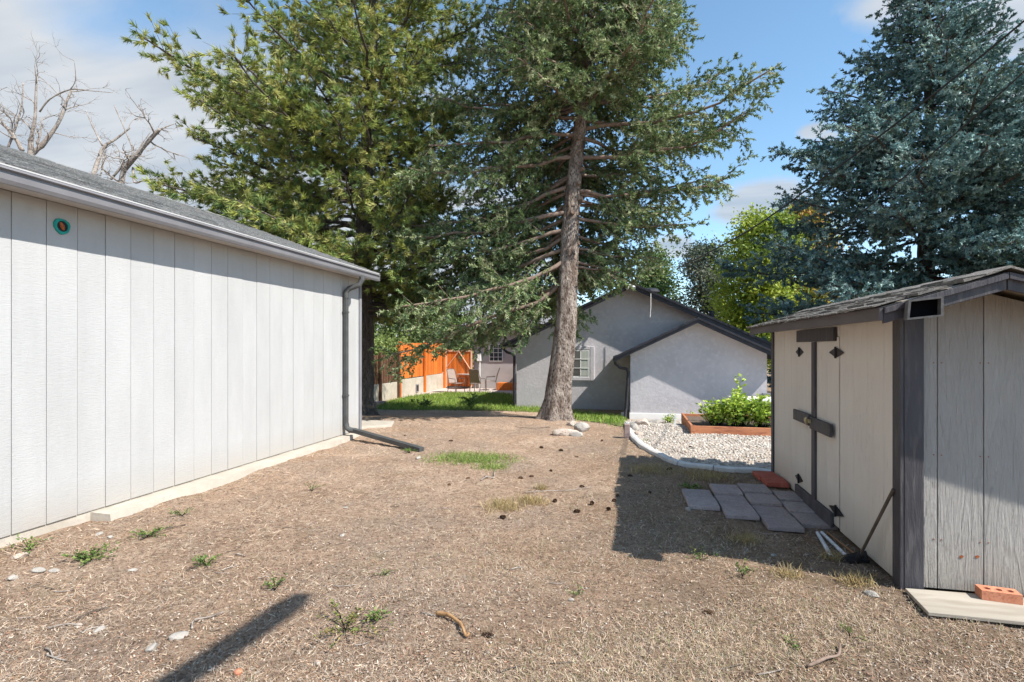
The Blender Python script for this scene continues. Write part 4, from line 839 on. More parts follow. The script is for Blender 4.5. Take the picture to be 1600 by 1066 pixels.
# wing
WX, WZ, WS = 1.747, 2.40, .48
def wz(x): return WZ - WS * abs(x - WX)
b = MB(); b.prism([(0, 15.2, -.222), (3.53, 15.2, -.222), (3.53, 15.2, wz(3.53) - .12), (WX, 15.2, WZ - .12), (0, 15.2, wz(0) - .12)], (0, 2.09, 0)); b.build('wing_wall', M_stucco, hs_)
b = MB(); b.box(-.03, 3.56, 15.165, 17.28, -.45, -.225); b.build('wing_base', M_white, hs_, bevel=.01)
for sgn, xe in ((-1, -.443), (1, 3.94)):
    b = MB(); b.prism([(WX, 14.79, WZ), (xe, 14.79, wz(xe)), (xe, 14.79, wz(xe) - .09), (WX, 14.79, WZ - .09)], (0, 2.5, 0)); b.build('wing_roof', M_darkroof, hs_)
    b = MB(); b.prism([(WX, 14.75, WZ - .012), (xe - .01 * -sgn, 14.75, wz(xe) - .012), (xe, 14.75, wz(xe) - .15), (WX, 14.75, WZ - .15)], (0, .036, 0)); b.build('wing_rake_board', M_trimdk, hs_)
    b = MB(); b.prism([(WX, 14.72, WZ), (xe, 14.72, wz(xe)), (xe, 14.72, wz(xe) - .06), (WX, 14.72, WZ - .06)], (0, .028, 0)); b.build('wing_rake_trim', M_trimdk, hs_)
    b = MB(); xw = -.0 if sgn < 0 else 3.53; b.prism([(WX, 14.8, WZ - .092), (xe, 14.8, wz(xe) - .092), (xe, 14.8, wz(xe) - .108), (WX, 14.8, WZ - .108)], (0, .39, 0)); b.build('wing_soffit', M_stuccow, hs_)
MB().box(-.46, -.42, 14.78, 17.29, 1.28, 1.36).build('wing_gutter', M_trimdk, hs_)
def window(parent, x0, x1, y, z0, z1, rows, cols, curtain=True, trim=.0):
    wn = MB(); wn.box(x0, x1, y - .03, y - .004, z0, z1); f_ = wn.build('window', M_white, parent)
    MB().box(x0 + .035, x1 - .035, y - .034, y - .031, z0 + .035, z1 - .035).build('pane', M_glass, f_)
    if curtain: MB().box(x0 + (x1 - x0) * .52, x1 - .04, y - .0375, y - .0345, z0 + .04, z1 - .04).build('curtain', M_curtain, f_)
    for k in range(1, cols): xx = x0 + (x1 - x0) * k / cols; MB().box(xx - .009, xx + .009, y - .047, y - .038, z0 + .035, z1 - .035).build('muntin', M_white, f_)
    for k in range(1, rows): zz = z0 + (z1 - z0) * k / rows; MB().box(x0 + .035, x1 - .035, y - .056, y - .048, zz - .009, zz + .009).build('muntin', M_white, f_)
    return f_
window(hs_, -1.87, -1.28, 17.27, CAMZ - .955, CAMZ - .083, 3, 2)
zz0, zz1 = CAMZ - .955, CAMZ - .083
for x0, x1, z0_, z1_ in ((-2.02, -1.875, zz0 - .12, zz1 + .12), (-1.275, -1.13, zz0 - .12, zz1 + .12), (-1.872, -1.278, zz1 + .003, zz1 + .12), (-1.872, -1.278, zz0 - .12, zz0 - .003)):
    MB().box(x0, x1, 17.23, 17.298, z0_, z1_).build('window_trim', M_stucco, hs_, bevel=.015)
# house downspouts
b = MB(); b.tube([(-4.07, 17.0, 1.66), (-4.05, 17.02, 1.52), (-3.98, 17.1, 1.44), (-3.83, 17.2, 1.39), (-3.76, 17.22, 1.3), (-3.76, 17.22, -.40)], .045, 8); b.build('downspout', M_trimdk, hs_)
b = MB(); b.tube([(-.43, 14.86, 1.28), (-.40, 14.9, 1.15), (-.28, 15.02, 1.04), (-.10, 15.12, 1.0), (-.06, 15.13, .9), (-.12, 15.13, -.1), (-.15, 15.05, -.36)], .042, 8); b.build('downspout', M_trimdk, hs_)
MB().box(-4.16, -4.08, 16.9, 26.5, 1.62, 1.74).build('gutter', M_trimdk, hs_)
# roof items
vp = Vector((2.62, 18.6, mz(2.62))); MB().tube([vp - Vector((0, 0, .1)), vp + Vector((.0, 0, .42))], .085, 10).build('vent_pipe', M_trimdk, hs_)
c0 = Vector((.62, 17.6, mz(.62) + .03)); b = MB(); b.tube([c0, c0 + Vector((0, 0, .07)), c0 + Vector((0, 0, .12)), c0 + Vector((0, 0, .14))], [.30, .28, .18, .03], 14); b.build('roof_vent', M_trimdk, hs_)
sx = W(1016.5, 470, 16.4)
b = MB(); b.tube([(sx.x, 16.77, mz(sx.x) - .1), (sx.x, 16.77, mz(sx.x) - .5), (sx.x - .02, 16.77, mz(sx.x) - .82)], .012, 6); hk = b.build('hanging_chain', M_white, None, origin=(sx.x, 16.77, mz(sx.x) - .8)); tag(hk, 'short pale chain hanging from the eave near the house peak', 'chain')
lm = empty('security_light', (0, 16.74, MZ - .15), 'small white double security light at the peak of the house gable', 'light')
for s_ in (-1, 1):
    b = MB(); q = Vector((s_ * .05, 16.72, MZ - .12)); b.tube([q, q + Vector((s_ * .03, -.04, -.05)), q + Vector((s_ * .06, -.09, -.1))], [.02, .045, .055], 9); b.build('lamp_head', M_white, lm)
MB().box(-.04, .04, 16.735, 16.785, MZ - .16, MZ - .08).build('base_plate', M_white, lm)
# left wing of the house, farther away
lw = empty('house_wing', (-5.5, 27, -.4), 'taupe stucco back wing with grey shingle roof and one window behind the patio', 'house wing')
MB().box(-7.5, -3.72, 25.0, 30, HB, 2.62).build('wall', M_stucco2, lw)
b = MB(); b.prism([(-8.0, 24.5, 2.60), (-3.72, 24.5, 2.60), (-3.72, 28, 3.9), (-6.3, 28, 3.9)], (0, 0, .09)); b.build('roof', M_shingle3, lw)
MB().box(-8.0, -3.75, 24.46, 24.495, 2.50, 2.69).build('fascia', M_trimdk, lw)
MB().box(-7.9, -3.75, 24.5, 25.0, 2.56, 2.595).build('soffit', M_stucco2, lw)
p0 = W(762.5, 565, 25.6); p1 = W(785, 537.5, 25.6)
window(lw, p0.x, p1.x, 24.99, p0.z, p1.z, 4, 3, curtain=False)
mt = W(745, 560, 25.5); mtr = empty('electric_meter', (mt.x, 24.95, -.4), 'small white electric meter box with conduit on the taupe wall', 'meter')
MB().box(mt.x - .11, mt.x + .11, 24.85, 24.985, mt.z - .15, mt.z + .25).build('meter_box', M_white, mtr, bevel=.02)
MB().tube([(mt.x + .03, 24.94, mt.z - .15), (mt.x + .03, 24.94, -.38)], .028, 8).build('conduit', M_white, mtr)
# low cedar bench/deck step along that wall
dk = empty('deck_step', (-4.7, 24.4, -.4), 'low orange-stained wooden deck step along the taupe wall', 'deck')
for k in range(4): MB().box(-6.1, -3.8, 24.0 + k * .2, 24.19 + k * .2, -.10, -.06).build('deck_board', M_orange, dk)
MB().box(-6.1, -3.8, 23.96, 23.995, -.38, -.065).build('riser', M_orange, dk)
# neighbour
nb = empty('neighbour_house', (-10, 33, -.4), 'white neighbouring house glimpsed above the orange gate', 'house')
p0 = W(700, 552, 33); p1 = W(741, 518, 33)
MB().box(p0.x, p1.x, 33, 35, -.4, p1.z - .2).build('wall', M_white, nb); MB().prism([(p0.x - .3, 32.7, p1.z - .2), (p1.x + .3, 32.7, p1.z - .2), (p1.x + .3, 35, p1.z + .5), (p0.x - .3, 35, p1.z + .5)], (0, 0, .1)).build('roof', M_white, nb)
for k in range(2): MB().box(p0.x + .9 + k * 1.6, p0.x + 1.7 + k * 1.6, 32.96, 32.99, .9, 1.7).build('window', M_glass, nb)
# AC unit / meter on the wing
ac = empty('air_conditioner', (3.05, 14.3, -.35), 'low white air conditioning unit behind the green garden plants', 'air conditioner')
a0 = W(1136, 618, 14.0); a1 = W(1199, 618, 13.6)
X0, X1 = a0.x, a1.x; zt = a0.z
MB().box(X0, X1, 13.7, 14.5, -.4, zt - .05).build('body', M_curtain, ac, bevel=.01); MB().box(X0 - .04, X1 + .04, 13.66, 14.54, zt - .045, zt + .02).build('top', M_white, ac, bevel=.01)
for k in range(6): MB().box(X0 + .05, X1 - .05, 13.68, 13.696, -.28 + k * .09, -.25 + k * .09).build('louvre', M_white, ac)
mb_ = W(1193, 621, 14.3); eb = MB().box(mb_.x - .1, mb_.x + .1, 15.1, 15.19, mb_.z - .12, mb_.z + .14).build('utility_box', M_gutter, None, bevel=.01, origin=(mb_.x, 15.15, mb_.z)); tag(eb, 'small grey utility box on the sunlit end of the house wall', 'utility box')

# ------------------------------------------------------------------ FENCE, GATE, LOW WALL
FX = -9.0; fy = lambda px: (FX / ray(px, 600).x) * ray(px, 600).y
wl = empty('retaining_wall', (FX, 21, -.4), 'low weathered concrete wall under the fences at the left of the patio', 'wall')
yy = [13.8, fy(621), fy(661), 24.75]
for a, c_, zt in ((yy[0], yy[1], .24), (yy[1] + .01, yy[2], .30), (yy[2] + .01, yy[3], .32)): MB().box(FX - .12, FX + .04, a, c_, -.5, zt).build('wall_section', M_concw, wl, bevel=.01)
vb = empty('wall_vent', (FX + .06, fy(650), -.1), 'dark framed crawl vent set in the low concrete wall', 'vent')
yv = fy(650); MB().box(FX + .045, FX + .07, yv - .14, yv + .14, -.32, .02).build('frame', M_gutter, vb); MB().box(FX + .072, FX + .078, yv - .10, yv - .01, -.28, -.02).build('slot', M_black, vb); MB().box(FX + .072, FX + .078, yv + .02, yv + .11, -.28, -.02).build('slot', M_black, vb)
of = empty('orange_fence', (FX, 22.6, .3), 'tall solid orange-stained board fence on the low concrete wall', 'fence')
y = yy[1] + .1
while y < 24.7:
    inst_ = MB().box(FX - .02, FX + .0, y, y + .135,   .34, 1.78 + random.uniform(-.012, .012)); inst_.build('fence_board', M_orange, of); y += .145
for yp in (yy[1] + .04, yy[2], 24.72): MB().box(FX + .045, FX + .14, yp - .05, yp + .05, -.4, 1.83).build('post', M_orange, of, bevel=.005)
for z in (.5, 1.6): MB().box(FX - .06, FX - .022, yy[1], 24.7, z, z + .09).build('rail', M_orange, of)
pf = empty('picket_fence', (FX, 17.5, .24), 'dark brown picket fence on the concrete wall beside the pine trunk', 'fence')
y = 14.0
while y < yy[1] - .12:
    MB().box(FX - .01, FX + .015, y, y + .07, .26, 1.32 + random.uniform(-.01, .01)).build('picket', M_pickbrown, pf); y += .135
for z in (.40, 1.1): MB().box(FX - .055, FX - .012, 13.9, yy[1] - .1, z, z + .08).build('rail', M_pickbrown, pf)
for yp in (15.6, 17.9, yy[1] - .07): MB().box(FX + .045, FX + .13, yp - .05, yp + .05, -.4, 1.42).build('post', M_pickbrown, pf, bevel=.005)
gt = empty('orange_gate', (-8.1, 24.8, -.4), 'orange wooden gate with pale diagonal braces between fence and house', 'gate')
x = -8.84
while x < -7.62: MB().box(x, x + .125, 24.80, 24.82, -.3, 1.50).build('gate_board', M_orange, gt); x += .135
for x0, x1 in ((-8.86, -8.80), (-7.58, -7.52)): MB().box(x0, x1, 24.76, 24.795, -.35, 1.55).build('gate_stile', M_batten, gt)
MB().box(-8.79, -7.59, 24.76, 24.795, 1.40, 1.46).build('gate_rail', M_batten, gt)
MB().beam((-8.78, 24.755, .65), (-8.2, 24.755, 1.38), .02, .06, (0, 1, 0)).build('gate_brace', M_batten, gt); MB().beam((-8.16, 24.755, 1.38), (-7.6, 24.755, .55), .02, .06, (0, 1, 0)).build('gate_brace', M_batten, gt)
# landscape timbers
M_timb = mat('timber', (.22, .16, .15), (.32, .24, .22), 6, .9, .5, 60, (.2, .2, 1))
for k, (a, c_, lab) in enumerate(((G(560, 632), G(583, 633), 'weathered pinkish landscape timber at the foot of the pine tree, the left of two'), (G(584, 634), G(601, 632), 'short landscape timber at the edge of the lawn, the right of two'))):
    a = a + Vector((0, 0, .06)); c_ = c_ + Vector((0, 0, .06)); b = MB().beam(a, c_, .14, .13); tag(b.build('landscape_timber', M_timb, bevel=.012, origin=(a.x, a.y, a.z - .06)), lab, 'timber', 'landscape timbers by the lawn')
p = G(980, 683); b = MB().beam(G(980, 684) - Vector((0, 0, .03)), G(980, 684) + Vector((0, 0, .24)), .10, .12, (0, 1, 0)); tag(b.build('wood_stake', M_timb, bevel=.01, origin=tuple(p)), 'short brown wooden post at the left end of the concrete edging', 'post')

# ------------------------------------------------------------------ PATIO FURNITURE
def chair(px, py, rz, label):
    p = G(px, py); p.z = -.394; ch = empty('patio_chair', p, label, 'chair', 'metal chairs on the patio'); b = MB(); rot = Matrix.Rotation(rz, 3, 'Z')
    T = lambda x, y, z: rot @ Vector((x, y, z)) + p
    for s_ in (-1, 1):
        MB().tube([T(s_ * .27, -.24, 0), T(s_ * .27, -.25, .42), T(s_ * .27, -.22, .62), T(s_ * .27, .18, .64)], .016, 6).build('front_leg', M_metal, ch)
        MB().tube([T(s_ * .25, .30, 0), T(s_ * .25, .2, .4), T(s_ * .25, .26, .7), T(s_ * .22, .38, 1.02)], .016, 6).build('back_leg', M_metal, ch)
    MB().prism([T(-.25, -.25, .42), T(.25, -.25, .42), T(.25, .2, .40), T(-.25, .2, .40)], (0, 0, .02)).build('seat', M_sling, ch)
    MB().prism([T(-.24, .21, .44), T(.24, .21, .44), T(.21, .38, 1.02), T(-.21, .38, 1.02)], rot @ Vector((0, .02, 0))).build('backrest', M_sling, ch)
    MB().tube([T(-.22, .38, 1.02), T(0, .40, 1.05), T(.22, .38, 1.02)], .016, 6).build('top_rail', M_metal, ch)
chair(713, 614, R(60), 'left metal patio chair seen from its side, nearest the orange fence')
chair(768, 610, R(-75), 'right metal patio chair with tall back, in front of the deck step')
chair(746, 614, R(170), 'patio chair in the middle, turned with its back to the yard')
p = G(732, 608); p.z = -.394
tb = empty('patio_table', p, 'round glass-topped patio table between the metal chairs', 'table')
MB().tube([p + Vector((0, 0, .70)), p + Vector((0, 0, .725))], .55, 24).build('tabletop', mat('frosted_glass', (.35, .36, .35), (.4, .42, .4), 3, .15), tb)
for k in range(4):
    a = k * math.pi / 2 + .5; MB().tube([p + Vector((.42 * math.cos(a), .42 * math.sin(a), 0)), p + Vector((.30 * math.cos(a), .30 * math.sin(a), .4)), p + Vector((.46 * math.cos(a), .46 * math.sin(a), .70))], .016, 6).build('leg', M_metal, tb)
p = G(728, 606) + Vector((.1, .6, 0)); p.z = -.394; bx = empty('storage_bin', p, 'white storage box standing in front of the orange gate', 'box')
MB().box(p.x - .45, p.x + .45, p.y - .2, p.y + .25, -.394, .25).build('box_body', M_white, bx, bevel=.03); MB().box(p.x - .48, p.x + .48, p.y - .23, p.y + .28, .253, .31).build('lid', M_white, bx, bevel=.02)

# ------------------------------------------------------------------ POWER LINES
def cable(pxs, ts, r_, label):
    P = catmull([W(px, py, t) for (px, py), t in zip(pxs, ts)], 8); b = MB().tube(P, [max(.008, min(.024, .0013 * (Vector((0, 0, 1.6)) - q).length)) * r_ / .024 for q in P], 6); o = b.build('power_line', M_wire, None, origin=tuple(P[0])); tag(o, label, 'cable', 'power lines over the yard')
cable([(1058, 420), (1160, 366), (1270, 290), (1420, 178), (1600, 33), (1800, -140)], [24, 17, 12, 9, 6.6, 5], .024, 'upper power line sloping from the house up across the blue spruce')
cable([(1275, 392), (1385, 300), (1480, 220), (1600, 112), (1750, -30)], [11.5, 10, 8.5, 7, 5.5], .018, 'lower thin power line crossing in front of the blue spruce')
up_ = empty('shadow_post', (2.17, .2, 0), 'added wooden post with a crossarm, unseen beside the camera, shadowing the dirt', 'post')  # added out of view only to cast the dark streak on the dirt
MB().tube([(2.17, .2, -.1), (2.17, .2, 5.25)], [.10, .08], 10).build('pole', M_board, up_)
MB().tube([(2.10, -.6, 5.0), (2.255, 1.30, 5.02), (2.27, 1.44, 5.03)], [.075, .08, .05], 8).build('crossarm', M_board, up_)

# ------------------------------------------------------------------ GROUND COVER
RNG = np.random.default_rng(99)
M_straw = mat('straw', (.95, .95, .95), (1, 1, 1), 5, .85, tint=True, transl=.1)
def pts_px(n, y0=620, y1=1090, x0=-60, x1=1660, pw=1.0):
    py = y0 + (y1 - y0) * RNG.uniform(0, 1, n) ** pw; px = RNG.uniform(x0, x1, n); r_ = (px - 800) / F; u = (HOR - py) / F; t = 1.6 / -u
    return (r_ * CT - ST) * t, (r_ * ST + CT) * t
SHED_BOX = lambda x, y: (x > SX - .02) & (y > SY0 - .02) & (y < SY1 + .03)
pavers_area = [(.55, 5.45), (.86, 5.45), (.86, 5.24), (1.17, 5.24), (1.17, 5.0), (1.49, 5.0), (1.49, 5.18), (1.76, 5.18), (1.76, 6.28), (1.49, 6.28), (1.49, 6.45), (1.17, 6.45), (.86, 6.42), (.86, 6.18), (.55, 6.18)]
board_poly = [(q.x, q.y) for q in bd0]
def ok(x, y):
    return (x > GX + .03) & ~SHED_BOX(x, y) & ~inpoly(x, y, grav_poly) & ~inpoly(x, y, pavers_area) & ~inpoly(x, y, board_poly) & ~((x < GX + .24) & (y > 3.9) & (y < 9)) & (y < 16.5)
def clumpy(x, y, s=1.0, ph=0): return .5 + .25 * np.sin(x * 2.3 * s + 1.7 * np.sin(y * 1.9 * s + ph)) + .25 * np.sin(y * 3.1 * s - x * 1.4 * s + ph * 2)
def blades(x, y, ln, wd, lie, colors, lift=.003, curve=.3):
    n = len(x); a = RNG.uniform(0, 2 * np.pi, n); el = np.abs(RNG.normal(lie[0], lie[1], n)); L_ = ln * RNG.uniform(.5, 1.5, n)
    D = np.stack([np.cos(a) * np.cos(el), np.sin(a) * np.cos(el), np.sin(el)], -1); P = np.stack([x, y, zg(x, y) + lift * RNG.uniform(0, 1, n) - .002], -1)
    S = unit(np.cross(D, RNG.normal(size=(n, 3)) * .4 + np.array([0, 0, 1]))) * (wd * RNG.uniform(.6, 1.4, n))[:, None] * .5
    Nv = RNG.normal(size=(n, 3)) * (curve * L_)[:, None] * .35; Nv[:, 2] = np.abs(Nv[:, 2]) * .5
    M = P + D * L_[:, None] * .5 + Nv; T = P + D * L_[:, None]; T[:, 2] = np.maximum(T[:, 2], zg(T[:, 0], T[:, 1]) + .001)
    V = np.stack([P - S, P + S, M + S * .8, M - S * .8, T], 1).reshape(-1, 3); i = np.arange(n)[:, None] * 5
    Fc = np.concatenate([i + np.array([0, 1, 2]), i + np.array([0, 2, 3]), i + np.array([3, 2, 4])], 1).reshape(-1, 3)
    c = np.array(colors)[RNG.integers(0, len(colors), n)] * RNG.uniform(.7, 1.2, (n, 1)); return V, Fc, np.repeat(c, 5, 0)
def merge(parts):
    V = []; Fc = []; T = []; o = 0
    for v, f, t in parts: V.append(v); Fc.append(f + o); T.append(t); o += len(v)
    return np.concatenate(V), np.concatenate(Fc), np.concatenate(T)
parts_ = []
x, y = pts_px(165000, 640, 1090, pw=.8); k = ok(x, y) & (RNG.uniform(0, 1, len(x)) < .12 + 1.25 * np.clip(clumpy(x, y, 1.6) + .3 * (clumpy(x, y, 4.3, 1) - .5) - .12, 0, 1)); x, y = x[k], y[k]; dd = np.sqrt(x * x + y * y)
sc_ = np.clip(dd / 4.5, .8, 3.2)
parts_.append(blades(x, y, .050 * np.sqrt(sc_), .0021 * sc_, (.07, .25), [(.63, .475, .34), (.55, .405, .285), (.41, .30, .225), (.76, .61, .46), (.20, .14, .09), (.50, .33, .20), (.48, .42, .35), (.13, .088, .06)]))
n_str = len(x)
x, y = pts_px(34000, 690, 1090, pw=.8); k = ok(x, y); x, y = x[k], y[k]
parts_.append(blades(x, y, .016, .0065, (.05, .3), [(.30, .19, .125), (.17, .11, .075), (.40, .29, .20), (.11, .07, .05), (.56, .47, .37), (.30, .17, .11), (.22, .15, .10), (.48, .40, .32)], lift=.008))
V, Fc, T = merge(parts_)
tag(npmesh('dry_litter', V, Fc, M_straw, None, T), 'dry straw, needles and bark flakes covering the dirt yard', 'ground litter', kind='stuff')
# short dry grass standing in patches
parts_ = []
x, y = pts_px(95000, 645, 1090, pw=.9); cl = clumpy(x, y, 1.2, 2) * (.45 + .75 * sstep(-2.5, .5, x)); k = ok(x, y) & (RNG.uniform(0, 1, len(x)) < (cl - .35) * 1.6) & ~((y > 12.4)); x, y = x[k], y[k]
sc_ = np.clip(np.sqrt(x * x + y * y) / 5, .8, 2)
parts_.append(blades(x, y, .035, .0022 * sc_, (.75, .35), [(.64, .50, .35), (.56, .43, .30), (.38, .34, .20), (.70, .56, .42), (.22, .28, .10), (.50, .39, .29)], curve=.5))
V, Fc, T = merge(parts_)
tag(npmesh('dry_grass', V, Fc, M_straw, None, T), 'short dead grass stubble scattered over the yard', 'dry grass', kind='stuff')
# little stones in the dirt
x, y = pts_px(2600, 690, 1090); k = ok(x, y); xy = np.stack([x[k], y[k]], -1)
tag(pebbles('small_stones', xy, .0075, M_peb, [(.55, .47, .38), (.42, .33, .26), (.62, .56, .48), (.30, .20, .15), (.48, .28, .2)], lift=.4), 'tiny stones and crumbs scattered in the dirt', 'pebbles', kind='stuff')
# lawn grass
M_grass = mat('lawn_grass', (.95, .95, .95), (1, 1, 1), 5, .6, tint=True, transl=.3)
n = 62000; bx0 = min(p.x for p in lawn_poly); bx1 = max(p.x for p in lawn_poly); by0 = min(p.y for p in lawn_poly); by1 = max(p.y for p in lawn_poly)
x = RNG.uniform(bx0, bx1, n); y = RNG.uniform(by0, by1, n); k = inpoly(x + RNG.normal(0, .15, n), y + RNG.normal(0, .15, n), lawn_poly); x, y = x[k], y[k]
V, Fc, T = blades(x, y, .11, .013, (1.0, .35), [(.24, .37, .05), (.19, .31, .04), (.31, .42, .08), (.15, .25, .04), (.36, .40, .12)], curve=.5)
tag(npmesh('lawn_grass', V, Fc, M_grass, None, T), 'bright green lawn grass between the dirt yard and the patio', 'grass', kind='stuff')
# green patch in the yard
def patch(name, px, py, rx, ry, n, ln, wd, colors, label, cat, lie=(.8, .4), group=None, curve=.5):
    c = G(px, py); r_ = np.sqrt(RNG.uniform(0, 1, n)) * RNG.uniform(.4, 1.1, n); a = RNG.uniform(0, 6.283, n); x = c.x + rx * r_ * np.cos(a); y = c.y + ry * r_ * np.sin(a)
    V, Fc, T = blades(x, y, ln, wd, lie, colors, curve=curve); root = empty(name, c, label, cat, group) if False else None
    V = V - np.array(c)[None]; o = npmesh(name, V, Fc, M_grass, None, T); o.location = c; tag(o, label, cat, group, 'stuff' if name == 'grass_patch' else None); return o
GR = [(.22, .33, .06), (.17, .28, .05), (.29, .38, .10), (.33, .35, .14)]; DRY = [(.50, .38, .18), (.56, .44, .24), (.42, .30, .14), (.36, .30, .16)]
patch('grass_patch', 738, 718, .8, .45, 2600, .06, .006, GR, 'bright green grass patch in the middle of the dirt yard', 'grass')
patch('grass_patch', 768, 731, .30, .25, 500, .05, .006, GR, 'small sparse green tuft just in front of the larger grass patch', 'grass')
for px, py, r_, n, lab in ((787, 792, .20, 520, 'straw-coloured dry grass tuft in the middle of the yard, left of two big tufts'), (832, 785, .17, 380, 'straw-coloured dry grass tuft in mid yard, the right of the two big tufts'), (1298, 873, .08, 130, 'small dry grass tuft at the ends of the white pipes'), (1340, 912, .11, 200, 'dry grass tuft in the sun just before the shed corner'), (1166, 846, .12, 240, 'dry grass tuft in the shed shadow in front of the pavers'), (1105, 745, .35, 700, 'band of dry yellow grass along the curved edging'), (1020, 735, .35, 700, 'dry yellow grass beside the bend of the edging'), (846, 765, .08, 120, 'small greenish yellow tuft behind the big dry tufts'), (1232, 900, .10, 140, 'dry straw tuft at the edge of the shed shadow')):
    o = patch('dry_tuft', px, py, r_ * 1.2, r_, int(n * 1.3), .068, .0042, DRY, lab, 'grass tuft', (.85, .35), 'dry grass tufts in the yard')
    if n > 600: tag(o, kind='stuff')
def weed(px, py, r_, n, size, label, tall=.07, cols=((.13, .21, .05), (.19, .27, .07), (.10, .17, .045), (.24, .28, .09)), group='green weeds in the dirt', name='weed', lx=1.0):
    c = G(px, py); pos_ = []; drs = []; b = MB(); ew = empty(name, c, label, 'weed', group)
    for k in range(max(4, n // 14)):
        a = random.uniform(0, 6.283); L_ = r_ * random.uniform(.4, 1.1); h = tall * random.uniform(.4, 1.2); pts = [c + Vector((0, 0, .0)), c + Vector((math.cos(a) * L_ * .5 * lx, math.sin(a) * L_ * .5, h * .8)), c + Vector((math.cos(a) * L_ * lx, math.sin(a) * L_, h))]
        b.tube(pts, [.0022, .0018, .001], 3, cap=False)
        for q in range(14):
            s = random.uniform(.2, 1.05); p = pts[0].lerp(pts[1], s * 2) if s < .5 else pts[1].lerp(pts[2], s * 2 - 1); pos_.append(p + Vector([random.gauss(0, .008) for _ in range(3)])); drs.append((random.gauss(0, 1), random.gauss(0, 1), random.uniform(.0, .9)))
    V, Fc = leafcloud(np.array([tuple(p) for p in pos_]), np.array(drs), np.full(len(pos_), size)); cc = np.array(cols)[RNG.integers(0, len(cols), len(pos_))]
    npmesh('leaves', V, Fc, M_grass, ew, np.repeat(cc * RNG.uniform(.8, 1.2, (len(pos_), 1)), 4, 0)); b.build('stems', M_grass, ew)
weed(45, 860, .20, 180, .018, 'low green weeds at the foot of the garage wall, farthest left')
weed(140, 876, .20, 300, .024, 'largest leafy green weed in the dirt in front of the garage')
weed(232, 840, .16, 200, .020, 'green weed just in front of the near end of the concrete ledge')
weed(285, 806, .15, 120, .016, 'small reddish green weed growing beside the concrete ledge')
weed(322, 884, .12, 190, .020, 'small bright green weed standing alone in the left of the yard')
weed(487, 768, .18, 90, .016, 'faint green weed in the yard below the downspout leader')
weed(540, 985, .24, 220, .020, 'sprawling yellowish green weed low in the middle foreground', cols=((.20, .24, .06), (.28, .27, .08), (.30, .24, .08), (.12, .18, .05)))
weed(590, 970, .08, 90, .022, 'small bright green weed beside the sprawling foreground weed')
weed(430, 922, .10, 100, .018, 'green and straw-coloured weed at the tip of the dark shadow')
weed(640, 708, .13, 130, .022, 'green weed under the end of the downspout leader')
weed(1098, 876, .12, 90, .018, 'sparse green weed at the edge of the shed shadow')
weed(1160, 640 + 260, .12, 90, .018, 'sparse green weed in the sunny dirt left of the shed board')
weed(1078, 765, .14, 200, .024, 'green weed patch at the left edge of the pavers', tall=.05)
weed(735, 640, .35, 240, .09, 'pale leafy weed standing at the edge of the lawn', tall=.45)
weed(665, 637, .5, 200, .08, 'dark leafy ground cover at the left edge of the lawn', tall=.25, cols=((.08, .13, .04), (.12, .18, .05)))
for q, (px, py, lab) in enumerate(((1240, 1010, 'low green weed right of centre near the bottom of the photo'), (1330, 995, 'small green weed near the front board of the shed'), (905, 930, 'tiny green weed in the middle of the sunny dirt'), (1010, 690, 'short green weeds by the bend of the edging'), (600, 900, 'tiny green weed left of centre in the dirt'))):
    weed(px, py, .09, 60, .014, lab, tall=.03)

# garden plants in the bed: upright stems with broad leaves
def bush(cx, cy, z0, hgt, rad, nst, nlf, size, label, cols, seed, upright=.8, group='leafy plants in the raised bed', name='garden_plant'):
    rd = random.Random(seed); root = Vector((cx, cy, z0)); ew = empty(name, root, label, 'plant', group); pos_ = []; drs = []; b = MB()
    for k in range(nst):
        a = rd.uniform(0, 6.283); rr = rad * math.sqrt(rd.random()); h = hgt * rd.uniform(.6, 1.05) * (1 - .35 * (rr / rad) ** 2); e = root + Vector((math.cos(a) * rr, math.sin(a) * rr, h)); s0 = root + Vector((math.cos(a) * rr * .35, math.sin(a) * rr * .35, 0)); m1 = (s0 + e) / 2 + Vector((rd.gauss(0, .03), rd.gauss(0, .03), 0)); b.tube([s0, m1, e], [.006, .005, .002], 4, cap=False)
        for q in range(nlf):
            u = 1 - rd.random() ** 1.6 * .85; p = s0.lerp(m1, u * 2) if u < .5 else m1.lerp(e, u * 2 - 1); d = Vector((rd.gauss(0, 1), rd.gauss(0, 1), rd.gauss(.35, .4))); pos_.append(p + d * .03); drs.append(tuple(d))
    V, Fc = leafcloud(np.array([tuple(p) for p in pos_]), np.array(drs), np.full(len(pos_), size), aspect=.55); cc = np.array(cols)[RNG.integers(0, len(cols), len(pos_))]
    npmesh('leaves', V, Fc, M_grass, ew, np.repeat(cc * RNG.uniform(.75, 1.2, (len(pos_), 1)), 4, 0)); b.build('stems', M_grass, ew)
YG = [(.40, .55, .06), (.48, .62, .09), (.28, .44, .05), (.55, .64, .14), (.18, .29, .05)]
bush(1.62, 10.9, .1, .50, .30, 34, 26, .07, 'leftmost low spreading green plant in the raised bed', YG, 1)
bush(1.98, 10.75, .1, .66, .32, 40, 28, .075, 'second bushy yellow-green plant from the left in the raised bed', YG, 2)
bush(2.10, 11.2, .1, .92, .12, 8, 24, .085, 'tallest thin plant rising above the middle of the raised bed', YG, 3)
bush(2.42, 10.8, .1, .58, .32, 38, 28, .075, 'third bushy green plant in the raised bed, left of the shed edge', YG, 4)
bush(2.85, 10.8, .1, .66, .34, 38, 28, .075, 'bushy green plant at the right end of the raised bed', YG, 5)
bush(3.25, 11.0, .1, .60, .34, 30, 24, .075, 'last green plant of the raised bed, half hidden by the shed', YG, 6)
